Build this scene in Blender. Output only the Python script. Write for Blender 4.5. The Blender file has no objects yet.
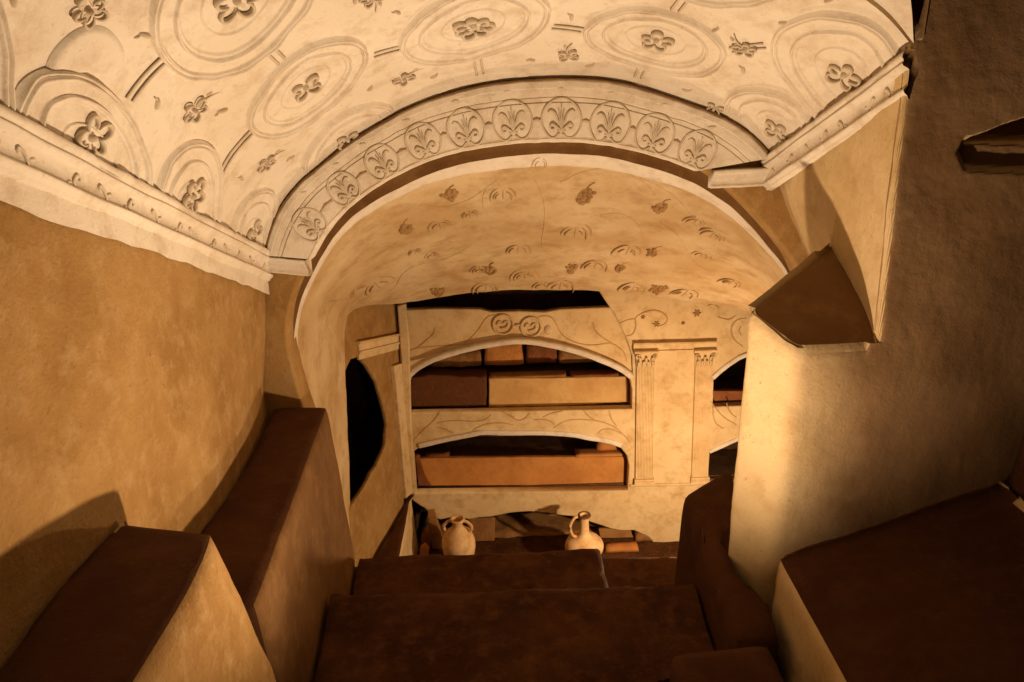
import bpy, math, random
import numpy as np
from mathutils import Vector
from mathutils.bvhtree import BVHTree

SC = bpy.context.scene
COL = SC.collection
rng = np.random.default_rng(7)
random.seed(7)

# ---------------------------------------------------------------- camera model
FPX = 700.0
PIT = math.radians(19.0)
ROLL = math.radians(1.7)
ZC = 4.5
cF = np.array([0, math.cos(PIT), -math.sin(PIT)])
cR0 = np.array([1.0, 0, 0])
cU0 = np.array([0, math.sin(PIT), math.cos(PIT)])
cR = math.cos(ROLL) * cR0 - math.sin(ROLL) * cU0
cU = math.sin(ROLL) * cR0 + math.cos(ROLL) * cU0
CAM = np.array([0, 0, ZC])

def ray(x, y): return cF + cR * (x - 512) / FPX - cU * (y - 341) / FPX
def atY(x, y, Y): d = ray(x, y); return CAM + d * Y / d[1]
def atZ(x, y, Z): d = ray(x, y); return CAM + d * (Z - ZC) / d[2]
def proj(P):
    q = np.asarray(P) - CAM
    return np.array([512 + FPX * (q @ cR) / (q @ cF), 341 - FPX * (q @ cU) / (q @ cF)])

YA = 3.2      # plane of the stuccoed arch at the end of the stair vault
YB = 5.6      # back wall of the burial chamber
ZF = 0.53      # chamber floor

# ---------------------------------------------------------------- noise
def _hash(ix, iy, iz, seed):
    h = (ix * 374761393 + iy * 668265263 + iz * 2147483647 + seed * 974711) & 0xffffffff
    h = ((h ^ (h >> 13)) * 1274126177) & 0xffffffff
    return ((h ^ (h >> 16)) & 0xffff) / 65535.0

def vnoise(P, scale, seed=0):
    P = np.asarray(P, float) * scale
    i = np.floor(P).astype(np.int64); f = P - i
    f = f * f * (3 - 2 * f)
    r = 0
    for a in (0, 1):
        for b in (0, 1):
            for c in (0, 1):
                w = (f[..., 0] if a else 1 - f[..., 0]) * (f[..., 1] if b else 1 - f[..., 1]) * (f[..., 2] if c else 1 - f[..., 2])
                r = r + w * _hash(i[..., 0] + a, i[..., 1] + b, i[..., 2] + c, seed)
    return r - 0.5

def fnoise(P, scale, seed=0, octs=3):
    r = 0; a = 1.0
    for k in range(octs):
        r = r + a * vnoise(P, scale * 2 ** k, seed + k); a *= .5
    return r

# ---------------------------------------------------------------- object helpers
def tag(o, label=None, cat=None, group=None, kind=None):
    if label: o['label'] = label
    if cat: o['category'] = cat
    if group: o['group'] = group
    if kind: o['kind'] = kind
    return o

ROOT = {}
def empty(name, loc, label, cat, group=None, kind=None):
    o = bpy.data.objects.new(name, None); COL.objects.link(o)
    o.location = Vector(loc); o.empty_display_size = .05
    ROOT[o.name] = np.array(loc, float)
    return tag(o, label, cat, group, kind)

def root_of(p):
    off = np.zeros(3)
    while p is not None:
        off = off + np.array(p.location); p = p.parent
    return off

def mk(name, V, Fs, mat, parent=None, smooth=True, origin=None):
    V = np.asarray(V, float)
    if parent is not None: V = V - root_of(parent)
    elif origin is not None: V = V - np.asarray(origin, float)
    me = bpy.data.meshes.new(name)
    me.from_pydata(V.tolist(), [], [tuple(int(i) for i in f) for f in Fs])
    me.polygons.foreach_set('use_smooth', [smooth] * len(me.polygons))
    me.materials.append(mat); me.update()
    o = bpy.data.objects.new(name, me); COL.objects.link(o)
    if parent is not None: o.parent = parent
    elif origin is not None: o.location = Vector(np.asarray(origin, float))
    return o

class MB:
    def __init__(s): s.v = []; s.f = []; s.n = 0
    def add(s, V, Fs):
        V = np.asarray(V, float).reshape(-1, 3)
        s.v.append(V); s.f += [tuple(i + s.n for i in f) for f in Fs]; s.n += len(V); return s
    def build(s, name, mat, parent=None, smooth=True, origin=None):
        return mk(name, np.vstack(s.v), s.f, mat, parent, smooth, origin)
    def bvh(s):
        return BVHTree.FromPolygons([tuple(v) for v in np.vstack(s.v)], s.f)

def gridfaces(nu, nv, wrapu=False, keep=None, flip=False):
    f = []
    for i in range(nu if wrapu else nu - 1):
        i2 = (i + 1) % nu
        for j in range(nv - 1):
            q = (i * nv + j, i2 * nv + j, i2 * nv + j + 1, i * nv + j + 1)
            if keep is None or all(keep[k] for k in q):
                f.append(q[::-1] if flip else q)
    return f

def resample(P, n):
    P = np.asarray(P, float)
    s = np.r_[0, np.cumsum(np.linalg.norm(np.diff(P, axis=0), axis=1))]
    t = np.linspace(0, s[-1], n)
    return np.array([np.interp(t, s, P[:, k]) for k in range(P.shape[1])]).T

def smooth_curve(P, n, it=2):
    """Chaikin-rounded then evenly resampled polyline."""
    P = np.asarray(P, float)
    for _ in range(it):
        Q = [P[0]]
        for a, b in zip(P[:-1], P[1:]): Q += [.75 * a + .25 * b, .25 * a + .75 * b]
        Q.append(P[-1]); P = np.array(Q)
    return resample(P, n)

def tube(mb, P, r, n=7, N=None, flat=1.0, caps=True):
    """Tube along polyline; r scalar or list. N: fixed surface normal used for the frame, flat squashes along N."""
    P = np.asarray(P, float); m = len(P)
    r = np.full(m, r) if np.isscalar(r) else np.interp(np.linspace(0, 1, m), np.linspace(0, 1, len(r)), r)
    T = np.gradient(P, axis=0); T /= np.linalg.norm(T, axis=1)[:, None] + 1e-12
    if N is None:
        ref = np.array([0, 0, 1.0]) if abs(T[:, 2]).mean() < .8 else np.array([1.0, 0, 0])
        N = np.tile(ref, (m, 1))
    else: N = np.tile(N, (m, 1)) if np.ndim(N) == 1 else np.asarray(N)
    B = np.cross(T, N); B /= np.linalg.norm(B, axis=1)[:, None] + 1e-12
    N2 = np.cross(B, T)
    a = np.linspace(0, 2 * math.pi, n, endpoint=False)
    V = P[:, None, :] + r[:, None, None] * (np.cos(a)[None, :, None] * B[:, None, :] + flat * np.sin(a)[None, :, None] * N2[:, None, :])
    Fs = []
    for i in range(m - 1):
        for j in range(n):
            Fs.append((i * n + j, i * n + (j + 1) % n, (i + 1) * n + (j + 1) % n, (i + 1) * n + j))
    if caps: Fs += [tuple(range(n))[::-1], tuple((m - 1) * n + j for j in range(n))]
    mb.add(V, Fs)

def dome(mb, O, T1, T2, N, a, b, h, rows=5, n=14, sink=.002, power=1.0):
    """Half ellipsoid bump at O in frame T1,T2,N; semi-axes a,b and height h."""
    V = []
    for i in range(rows):
        ph = (math.pi / 2) * i / rows
        c, s = math.cos(ph), math.sin(ph) ** power
        for j in range(n):
            t = 2 * math.pi * j / n
            V.append(O + T1 * a * c * math.cos(t) + T2 * b * c * math.sin(t) + N * (h * s - sink))
    V.append(O + N * (h - sink))
    Fs = []
    for i in range(rows - 1):
        for j in range(n): Fs.append((i * n + j, i * n + (j + 1) % n, (i + 1) * n + (j + 1) % n, (i + 1) * n + j))
    for j in range(n): Fs.append(((rows - 1) * n + j, (rows - 1) * n + (j + 1) % n, rows * n))
    mb.add(V, Fs)

def revolve(mb, prof, c, n=40, wob=0.0, tilt=None):
    prof = smooth_curve(prof, 48, 2)
    V = []
    for (r, z) in prof:
        for j in range(n):
            t = 2 * math.pi * j / n
            p = np.array([r * math.cos(t), r * math.sin(t), z])
            V.append(p)
    V = np.array(V)
    if tilt is not None:
        ax, ay = tilt
        V[:, 0] += V[:, 2] * ax; V[:, 1] += V[:, 2] * ay
    if wob: V[:, :2] *= (1 + wob * fnoise(V + np.asarray(c), 7, 3)[:, None])
    Fs = gridfaces(len(prof), n)
    Fs = []
    for i in range(len(prof) - 1):
        for j in range(n): Fs.append((i * n + j, i * n + (j + 1) % n, (i + 1) * n + (j + 1) % n, (i + 1) * n + j))
    mb.add(V + np.asarray(c), Fs)

def plate(name, outer, holes, Y, thick, mat, parent=None, bev=.01, origin=None, rough=0.0):
    """Slab in a plane of constant Y (front face at Y, body behind it) with holes; points are world (x, z)."""
    cu = bpy.data.curves.new(name, 'CURVE'); cu.dimensions = '2D'; cu.fill_mode = 'BOTH'
    cu.extrude = thick / 2 - bev; cu.bevel_depth = bev; cu.bevel_resolution = 2; cu.offset = -bev
    for k, pts in enumerate([outer] + list(holes)):
        pts = np.asarray(pts, float)
        s = cu.splines.new('POLY'); s.points.add(len(pts) - 1); s.use_cyclic_u = True
        for i, p in enumerate(pts): s.points[i].co = (p[0], p[1], 0, 1)
    tmp = bpy.data.objects.new('tmp', cu); COL.objects.link(tmp)
    dg = bpy.context.evaluated_depsgraph_get(); dg.update()
    me = bpy.data.meshes.new_from_object(tmp.evaluated_get(dg))
    bpy.data.objects.remove(tmp); bpy.data.curves.remove(cu)
    n = len(me.vertices); co = np.empty(n * 3); me.vertices.foreach_get('co', co); co = co.reshape(-1, 3)
    V = np.stack([co[:, 0], Y + thick / 2 - co[:, 2], co[:, 1]], 1)
    if rough: V += np.stack([fnoise(V, 18, 1), fnoise(V, 18, 2) * .3, fnoise(V, 18, 5)], 1) * rough
    off = root_of(parent) if parent is not None else (np.asarray(origin, float) if origin is not None else np.zeros(3))
    V -= off
    me.vertices.foreach_set('co', V.ravel()); me.update()
    me.materials.clear(); me.materials.append(mat); me.name = name
    o = bpy.data.objects.new(name, me); COL.objects.link(o)
    if parent is not None: o.parent = parent
    elif origin is not None: o.location = Vector(off)
    return o

def block(name, bottom, top, mat, parent=None, bevel=.03, origin=None, disp=.012, dscale=4.0, cuts=5, seg=4, fine=.0, warp=None):
    """Irregular masonry block: bottom and top are lists of four (x,y,z) corners, rounded and roughened."""
    import bmesh
    bm = bmesh.new()
    b = [bm.verts.new(p) for p in bottom]; t = [bm.verts.new(p) for p in top]; n = len(b)
    bm.faces.new(b[::-1]); bm.faces.new(t)
    for i in range(n): bm.faces.new((b[i], b[(i + 1) % n], t[(i + 1) % n], t[i]))
    bmesh.ops.recalc_face_normals(bm, faces=bm.faces)
    for _ in range(cuts):
        es = [e for e in bm.edges if e.calc_length() > .07]
        if not es: break
        bmesh.ops.subdivide_edges(bm, edges=es, cuts=1, use_grid_fill=True)
    # rounding: pull vertices near convex edges towards a smoothed position
    k = max(1, int(bevel / .012))
    for _ in range(k): bmesh.ops.smooth_vert(bm, verts=bm.verts, factor=.5, use_axis_x=True, use_axis_y=True, use_axis_z=True)
    if warp is not None:
        for v in bm.verts: v.co = warp(*v.co)
    bm.normal_update()
    V = np.array([v.co[:] for v in bm.verts]); Nn = np.array([v.normal[:] for v in bm.verts])
    V = V + Nn * (disp * fnoise(V, dscale, 11) + fine * fnoise(V, 30, 5))[:, None]
    bm.verts.index_update()
    Fs = [[v.index for v in f.verts] for f in bm.faces]
    bm.free()
    return mk(name, V, Fs, mat, parent, True, origin)

def bvh_of(*obs):
    V, Fs = [], []
    for o in obs:
        stack = [o]
        while stack:
            q = stack.pop(); stack += list(q.children)
            if q.type != 'MESH': continue
            off = root_of(q); b = len(V)
            V += [tuple(np.array(v.co) + off) for v in q.data.vertices]
            Fs += [tuple(b + i for i in p.vertices) for p in q.data.polygons]
    return BVHTree.FromPolygons(V, Fs)

def fit(o, axis, start, bvhs, margin=.006, sign=0):
    """Trim a block so that it stops just short of its neighbours along one axis."""
    off = root_of(o); me = o.data
    for v in me.vertices:
        p = np.array(v.co) + off
        d = p[axis] - start
        if sign and d * sign < 0: continue
        if abs(d) < 1e-4: continue
        D = np.zeros(3); D[axis] = np.sign(d)
        best = abs(d); o1, o2 = [k for k in range(3) if k != axis]
        for da, db in ((0, 0), (.045, 0), (-.045, 0), (0, .045), (0, -.045), (.09, 0), (-.09, 0), (.13, 0), (-.13, 0)):
            S = p.copy(); S[axis] = start; S[o1] += da; S[o2] += db
            for t in bvhs:
                h = t.ray_cast(Vector(S), Vector(D), abs(d) + margin)
                if h[0] is not None: best = min(best, max(0, h[3] - margin))
        if best < abs(d):
            p[axis] = start + np.sign(d) * best; v.co = Vector(p - off)
    me.update()

def px(pts, Y): return [tuple(atY(x, y, Y)[[0, 2]]) for x, y in pts]

# ---------------------------------------------------------------- materials
def mat_plaster(name, c1, c2, c3=None, s1=1.6, s2=9.0, bump=.25, bscale=38.0, rough=.92, spots=None, spot_amt=.5):
    m = bpy.data.materials.new(name); m.use_nodes = True
    nt = m.node_tree; N = nt.nodes; L = nt.links
    b = N['Principled BSDF']; b.inputs['Roughness'].default_value = rough
    b.inputs['Specular IOR Level'].default_value = .15
    g = N.new('ShaderNodeNewGeometry')
    def noise(sc, det=6, rg=.6):
        n = N.new('ShaderNodeTexNoise'); n.inputs['Scale'].default_value = sc
        n.inputs['Detail'].default_value = det; n.inputs['Roughness'].default_value = rg
        L.new(g.outputs['Position'], n.inputs['Vector']); return n
    def ramp(src, p0, p1):
        r = N.new('ShaderNodeMapRange'); r.inputs['From Min'].default_value = p0; r.inputs['From Max'].default_value = p1
        L.new(src, r.inputs['Value']); return r.outputs['Result']
    def mix(fac, a, c):
        x = N.new('ShaderNodeMix'); x.data_type = 'RGBA'
        if isinstance(fac, float): x.inputs['Factor'].default_value = fac
        else: L.new(fac, x.inputs['Factor'])
        if isinstance(a, tuple): x.inputs['A'].default_value = (*a, 1)
        else: L.new(a, x.inputs['A'])
        if isinstance(c, tuple): x.inputs['B'].default_value = (*c, 1)
        else: L.new(c, x.inputs['B'])
        return x.outputs['Result']
    n1 = noise(s1); n2 = noise(s2, 8, .7); n3 = noise(bscale, 6, .7)
    col = mix(ramp(n1.outputs['Fac'], .38, .62), c1, c2)
    if c3:
        mm = N.new('ShaderNodeMath'); mm.operation = 'MULTIPLY'
        L.new(ramp(n2.outputs['Fac'], .48, .7), mm.inputs[0]); mm.inputs[1].default_value = .75
        col = mix(mm.outputs[0], col, c3)
    if spots:
        n4 = noise(55, 4, .6); mm = N.new('ShaderNodeMath'); mm.operation = 'MULTIPLY'
        L.new(ramp(n4.outputs['Fac'], .63, .72), mm.inputs[0]); mm.inputs[1].default_value = spot_amt
        col = mix(mm.outputs[0], col, spots)
    L.new(col, b.inputs['Base Color'])
    add = N.new('ShaderNodeMath'); add.operation = 'MULTIPLY_ADD'
    L.new(n3.outputs['Fac'], add.inputs[0]); add.inputs[1].default_value = .5; L.new(n2.outputs['Fac'], add.inputs[2])
    bp = N.new('ShaderNodeBump'); bp.inputs['Strength'].default_value = bump; bp.inputs['Distance'].default_value = .02
    L.new(add.outputs[0], bp.inputs['Height']); L.new(bp.outputs['Normal'], b.inputs['Normal'])
    return m

STUCCO = mat_plaster('stucco', (.68, .61, .51), (.62, .54, .43), (.47, .365, .25), s2=10, bump=.34, bscale=60, spots=(.36, .24, .12), spot_amt=.4)
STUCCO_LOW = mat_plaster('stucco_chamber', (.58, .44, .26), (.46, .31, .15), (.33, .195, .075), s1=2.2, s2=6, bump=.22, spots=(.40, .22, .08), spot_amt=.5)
ORNAMENT = mat_plaster('stucco_ornament', (.56, .48, .37), (.49, .40, .29), (.40, .31, .20), s2=20, bump=.2)
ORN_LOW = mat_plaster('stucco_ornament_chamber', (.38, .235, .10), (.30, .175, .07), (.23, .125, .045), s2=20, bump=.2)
OCHRE = mat_plaster('ochre_plaster', (.35, .205, .072), (.265, .143, .043), (.41, .27, .12), s1=3.2, s2=12, bump=.5, bscale=75, spots=(.16, .08, .025), spot_amt=.55)
PALE = mat_plaster('pale_plaster', (.64, .49, .28), (.57, .41, .21), (.40, .25, .10), s1=2.5, bump=.3, spots=(.36, .22, .10), spot_amt=.7)
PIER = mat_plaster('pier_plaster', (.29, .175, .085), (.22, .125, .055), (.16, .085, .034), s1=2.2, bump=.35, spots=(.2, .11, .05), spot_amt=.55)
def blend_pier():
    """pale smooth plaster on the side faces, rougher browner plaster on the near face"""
    m = mat_plaster('pier_plasters_shaded', (.56, .42, .235), (.50, .36, .18), (.42, .28, .12), s1=2.5, bump=.32, spots=(.2, .11, .05), spot_amt=.5)
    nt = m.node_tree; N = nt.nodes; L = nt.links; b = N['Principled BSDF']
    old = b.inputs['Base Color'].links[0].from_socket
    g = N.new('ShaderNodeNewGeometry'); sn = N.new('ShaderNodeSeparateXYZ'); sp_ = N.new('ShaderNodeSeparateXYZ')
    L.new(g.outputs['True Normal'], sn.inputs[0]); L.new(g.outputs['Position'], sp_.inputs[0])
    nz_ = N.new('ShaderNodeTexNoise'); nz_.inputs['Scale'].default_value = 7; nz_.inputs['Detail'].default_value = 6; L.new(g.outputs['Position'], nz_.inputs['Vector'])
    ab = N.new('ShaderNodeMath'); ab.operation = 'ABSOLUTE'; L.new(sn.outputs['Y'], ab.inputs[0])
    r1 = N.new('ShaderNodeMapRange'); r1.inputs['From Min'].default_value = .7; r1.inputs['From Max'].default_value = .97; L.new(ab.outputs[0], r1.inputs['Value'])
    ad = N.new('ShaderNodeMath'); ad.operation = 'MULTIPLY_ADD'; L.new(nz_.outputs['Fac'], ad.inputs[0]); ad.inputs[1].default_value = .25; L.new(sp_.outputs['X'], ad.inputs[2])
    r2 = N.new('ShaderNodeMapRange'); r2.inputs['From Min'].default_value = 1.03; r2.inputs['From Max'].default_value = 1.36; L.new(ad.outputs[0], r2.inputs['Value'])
    mu = N.new('ShaderNodeMath'); mu.operation = 'MULTIPLY'; L.new(r1.outputs[0], mu.inputs[0]); L.new(r2.outputs[0], mu.inputs[1])  # mask: painted falloff of light over the browner near face
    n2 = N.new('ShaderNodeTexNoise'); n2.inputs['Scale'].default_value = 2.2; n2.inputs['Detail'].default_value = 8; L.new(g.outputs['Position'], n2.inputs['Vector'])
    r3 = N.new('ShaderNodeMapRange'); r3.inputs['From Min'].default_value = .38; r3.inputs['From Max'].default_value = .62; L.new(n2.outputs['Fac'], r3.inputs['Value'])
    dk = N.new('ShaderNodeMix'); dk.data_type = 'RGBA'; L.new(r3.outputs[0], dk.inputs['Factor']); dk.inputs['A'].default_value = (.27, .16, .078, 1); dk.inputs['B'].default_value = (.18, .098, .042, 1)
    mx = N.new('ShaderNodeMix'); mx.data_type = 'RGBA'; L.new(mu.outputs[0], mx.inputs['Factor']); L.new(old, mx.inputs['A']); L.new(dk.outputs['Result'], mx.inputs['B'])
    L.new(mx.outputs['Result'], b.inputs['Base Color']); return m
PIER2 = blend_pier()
EARTH = mat_plaster('brown_earthen_plaster', (.072, .027, .009), (.052, .018, .006), (.095, .038, .013), s1=3.0, bump=.45, bscale=60, spots=(.12, .055, .02))  # also painted as shade on the bench tops
STEPM = mat_plaster('worn_step_plaster', (.095, .036, .011), (.05, .017, .005), (.15, .06, .02), s1=4.0, s2=14, bump=1.0, bscale=80, spots=(.08, .035, .012))
LEAFM = mat_plaster('leaf_relief_shaded', (.46, .31, .15), (.40, .26, .12), (.33, .20, .08), s2=20, bump=.2)  # shadow lines of the relief put into the colour, darker than the vault
BROWN = mat_plaster('brown_plaster', (.18, .092, .032), (.13, .062, .02), (.23, .125, .045), s1=2.4, bump=.4, spots=(.12, .06, .02), spot_amt=.4)  # mid brown, also paints shade on the parapet side and ledge top
DARKROCK = mat_plaster('tufa_rock', (.10, .05, .022), (.06, .03, .014), (.16, .075, .03), s1=5, bump=.7, bscale=30)
SLAB = mat_plaster('pale_stone_slab', (.55, .36, .15), (.47, .28, .105), (.40, .22, .08), s1=4, bump=.12)
TERRA = mat_plaster('terracotta', (.50, .23, .065), (.42, .18, .05), (.34, .14, .04), s1=5, bump=.15)
ROCK_O = mat_plaster('orange_tufa', (.50, .22, .06), (.38, .15, .04), (.28, .10, .03), s1=7, bump=.5)
ROCK_R = mat_plaster('red_brown_tufa', (.22, .08, .03), (.16, .055, .02), (.30, .12, .04), s1=7, bump=.5)
ROCK_D = mat_plaster('dark_masonry', (.13, .05, .02), (.08, .03, .012), (.18, .075, .03), s1=9, bump=.8)
ROCK_B = mat_plaster('brown_tufa', (.30, .15, .05), (.22, .10, .035), (.36, .2, .07), s1=7, bump=.5)
CLAY = mat_plaster('pale_clay', (.68, .46, .24), (.55, .34, .15), (.42, .24, .10), s1=9, bump=.12, rough=.75)
CLAY_RIM = mat_plaster('dark_clay', (.14, .07, .03), (.10, .05, .02), s1=9, bump=.12)  # dark tone of the jug rim
PAINT = mat_plaster('incised_brown_line', (.50, .33, .15), (.42, .26, .11), s1=9, bump=.1)

# ---------------------------------------------------------------- stair vault
dV = ray(487, 369); dV /= np.linalg.norm(dV)
VP = np.array([487.0, 369.0])
outer_px = [(267, 253), (270, 238), (276, 220), (284, 204), (294, 191), (306, 178), (320, 167), (351, 141), (382, 123), (404, 110), (443.5, 94.5), (487, 83.5), (531, 79), (584, 78), (620, 82), (648, 90), (683, 102), (714, 113), (736, 125), (753.5, 138.5), (770, 157)]
PO = np.array([atY(*q, YA) for q in outer_px])
PO = smooth_curve(PO, 400, 2)
segL = np.r_[0, np.cumsum(np.linalg.norm(np.diff(PO, axis=0), axis=1))]
LT = segL[-1]
def vP(u, t):
    u = np.asarray(u, float); t = np.asarray(t, float)
    uu = np.clip(u, 0, LT)
    P = np.stack([np.interp(uu, segL, PO[:, k]) for k in range(3)], -1)
    return P - dV * t[..., None]
cenV = np.array([.02, YA, 3.75])
def vN(u):
    e = .02
    a = vP(u - e, np.zeros_like(u)) ; b = vP(u + e, np.zeros_like(u))
    T = b - a; T /= np.linalg.norm(T, axis=-1)[..., None]
    n = np.cross(T, dV); n /= np.linalg.norm(n, axis=-1)[..., None]
    s = np.sign(((cenV - a) * n).sum(-1)); s[s == 0] = 1
    return n * s[..., None]
def v_bump(P): return .012 * fnoise(P, 2.2, 21) + .004 * fnoise(P, 11, 22, 2)
def vS(u, t, h=0.0):
    u = np.asarray(u, float); t = np.asarray(t, float)
    P = vP(u, t); return P + vN(u) * (v_bump(P) * np.clip(t / .25, 0, 1) + h)[..., None]
def tmax(u): return np.minimum(4.4, 1.055 + np.maximum(0, LT - u) * .85 + np.maximum(0, LT - .35 - u) * 1.6)

nu, nt_ = 170, 240
U, Tt = np.meshgrid(np.linspace(0, LT, nu), np.linspace(0, 1, nt_), indexing='ij')
Tm = Tt * tmax(U)
VV = vS(U, Tm)
ceil_mb = MB(); ceil_mb.add(VV, gridfaces(nu, nt_))
ceiling = ceil_mb.build('ceiling', STUCCO)
tag(ceiling, 'white stuccoed barrel vault with ringed medallions sloping down over the stairs', 'vault', kind='structure')

def medallion(uc, tc, ru, rt, petals=4, rr=.055, seed=0):
    rs = np.random.default_rng(seed)
    nr, na = 110, 100
    rho, th = np.meshgrid(np.linspace(.0, 1.0, nr), np.linspace(0, 2 * math.pi, na, endpoint=False), indexing='ij')
    w = 1 + .02 * np.sin(2 * th + seed) + .012 * np.sin(3 * th + 2 * seed)
    u = uc + ru * rho * w * np.cos(th); t = tc + rt * rho * w * np.sin(th)
    def stepf(c, k=220): return 1 / (1 + np.exp(-np.clip((rho - c) * k, -40, 40)))
    def ring(c, wd, hh): return hh * np.exp(-(np.abs(rho - c) / wd) ** 4)
    h = .003 + ring(.975, .020, .012) + ring(.915, .016, .011) + .006 * stepf(.80) * (1 - stepf(.985))
    h = h + ring(.715, .016, .011) + .006 * stepf(.655) * (1 - stepf(.80)) + ring(.41, .011, .006) - .001 * (1 - stepf(.655))
    h = h * (1 + .5 * vnoise(np.stack([u, t, 0 * u], -1), 16, seed)) * np.where(rho > .985, .0, 1)
    ok = (u > 0.0) & (u < LT) & (t > .03) & (t < tmax(u))
    uc_ = np.clip(u, 0, LT); h = np.where(ok, h, .0) * np.clip((t - .03) / .07, 0, 1)
    V = vS(uc_, np.clip(t, .03, tmax(uc_)), h)
    keep = ok.ravel()
    Fs = []
    for i in range(nr - 1):
        for j in range(na):
            q = (i * na + j, (i + 1) * na + j, (i + 1) * na + (j + 1) % na, i * na + (j + 1) % na)
            if any(keep[k] for k in q): Fs.append(q)
    used = sorted({k for f in Fs for k in f}); mp = {k: i for i, k in enumerate(used)}
    V = V.reshape(-1, 3)[used]
    m = mk('stucco_medallion', V, [[mp[k] for k in f] for f in Fs], STUCCO, ceiling)
    uf = min(max(uc, .055), LT - .06)
    if 0.0 <= tc and tc > .02:
        rosette(uf, max(tc, .05), rr, petals, m, rs)
    return m

def vframe(u, t):
    O = vS(np.array([u]), np.array([t]))[0]; N = vN(np.array([u]))[0]
    T1 = vS(np.array([u + .01]), np.array([t]))[0] - vS(np.array([u - .01]), np.array([t]))[0]
    T1 -= N * (T1 @ N); T1 /= np.linalg.norm(T1)
    T2 = np.cross(N, T1); T2 /= np.linalg.norm(T2)
    if T2 @ dV > 0: T2 = -T2
    return O, T1, T2, N

def petal_flower(mb, O, T1, T2, N, r, n, rs, hgt=.022, stem=False):
    a0 = rs.uniform(0, 6.28)
    for k in range(n):
        a = a0 + 2 * math.pi * k / n + rs.uniform(-.12, .12)
        R = T1 * math.cos(a) + T2 * math.sin(a); S = -T1 * math.sin(a) + T2 * math.cos(a)
        s = rs.uniform(.85, 1.12)
        # cupped petal: a lobed rim raised around a hollow
        pts = []
        for q in np.linspace(-2.3, 2.3, 11):
            pts.append(O + R * r * (.60 + .40 * math.cos(q)) * s + S * r * .30 * math.sin(q) * s + N * hgt * .55)
        tube(mb, pts, [r * .03, r * .08, r * .10, r * .08, r * .03], 7, N, 1.7)
        dome(mb, O + R * r * .55, R, S, N, r * .36 * s, r * .22 * s, hgt * .22, 4, 12)
    dome(mb, O, T1, T2, N, r * .2, r * .2, hgt * 1.1, 4, 10)
    if stem:
        a = a0 + .5
        R = T1 * math.cos(a) + T2 * math.sin(a); S = -T1 * math.sin(a) + T2 * math.cos(a)
        P = [O + R * r * q + S * r * .25 * math.sin(q * 1.5) + N * .004 for q in np.linspace(.3, 2.2, 7)]
        tube(mb, P, [r * .12, r * .08, r * .05], 6, N)
        dome(mb, O + R * r * 1.5 + S * r * .5, R, S, N, r * .35, r * .14, .010, 3, 8)

def rosette(u, t, r, n, parent, rs, stem=False):
    mb = MB(); petal_flower(mb, *vframe(u, t), r, n, rs, .020, stem)
    return mb.build('rosette', ORNAMENT, parent)

meds = [(0.0, 1.45, .19, .30, 5), (0.0, .86, .24, .25, 5), (0.02, .22, .24, .25, 4),
        (.63, .66, .255, .235, 4), (.60, 1.27, .27, .27, 5), (.66, .06, .25, .24, 4),
        (1.27, .54, .28, .25, 7), (1.28, 1.13, .28, .28, 5), (1.30, -.10, .28, .20, 4),
        (1.95, .42, .275, .215, 5), (1.98, 1.00, .27, .26, 4),
        (2.58, .74, .29, .27, 5), (2.58, .20, .26, .24, 4),
        (.05, 2.06, .24, .31, 5), (.60, 1.92, .27, .27, 5)]
for i, (a, b, c, d, n) in enumerate(meds):
    medallion(a, b, c, d, n, .062 if i != 6 else .07, i)
for i, (a, b, n, s) in enumerate([(.30, 1.05, 5, True), (.98, .30, 4, True), (1.64, .24, 4, True), (2.25, .56, 5, True), (.33, .42, 5, True), (2.31, .06, 4, True), (.31, 1.62, 5, False), (.95, .93, 4, True), (1.62, .78, 4, True)]):
    rosette(a, b, .042, n, ceiling, np.random.default_rng(100 + i), s)
# small darts, buds and strap links between the medallions
rs = np.random.default_rng(5)
def bud(u, t, ang, r=.03):
    O, T1, T2, N = vframe(u, t); R = T1 * math.cos(ang) + T2 * math.sin(ang); S = -T1 * math.sin(ang) + T2 * math.cos(ang)
    mb = MB(); dome(mb, O, R, S, N, r, r * .33, .014, 4, 10)
    dome(mb, O + R * r * .9 + S * r * .4, (R + S) / 1.414, (S - R) / 1.414, N, r * .5, r * .16, .010, 3, 8)
    mb.build('leaf_bud', ORNAMENT, ceiling)
for u, t, a in [(.24, 1.22, .4), (.36, .92, 2.2), (.22, .52, 1.0), (.42, .28, 2.6), (.84, .36, .3), (.9, .95, 1.2), (1.10, .22, .2), (1.02, .78, 2.0), (1.5, .2, 2.8), (1.62, .52, 1.6), (1.74, .14, .4), (2.12, .6, 1.1), (2.16, .12, .3), (2.3, .42, 2.1), (2.36, .98, 1.3), (.36, 1.42, 1.7), (.22, 1.80, .6), (.42, 1.78, 2.5), (1.45, .82, .8), (2.2, .32, 2.4), (2.3, .78, .7)]:
    bud(u, t, a, rs.uniform(.016, .024))
def strap(u0, t0, u1, t1):
    mb = MB()
    q = np.linspace(0, 1, 5)
    for off in (-.014, .014):
        P = []
        for s in q:
            O, T1, T2, N = vframe(u0 + (u1 - u0) * s, t0 + (t1 - t0) * s)
            dd = np.array([t1 - t0, -(u1 - u0)]); dd /= np.linalg.norm(dd)
            P.append(O + (T1 * dd[0] - T2 * dd[1] * -1) * off + N * .004)
        tube(mb, P, .005, 6, N, .7)
    mb.build('strap_link', ORNAMENT, ceiling)
for s in [(.20, 1.34, .36, 1.30), (.61, .90, .60, .99), (.90, .58, 1.00, .54), (1.28, .26, 1.29, .12), (1.56, .46, 1.67, .43), (1.95, .21, 1.95, .10), (2.21, .52, 2.30, .62), (.17, .70, .38, .68), (1.96, .64, 1.97, .74)]:
    strap(*s)
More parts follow.
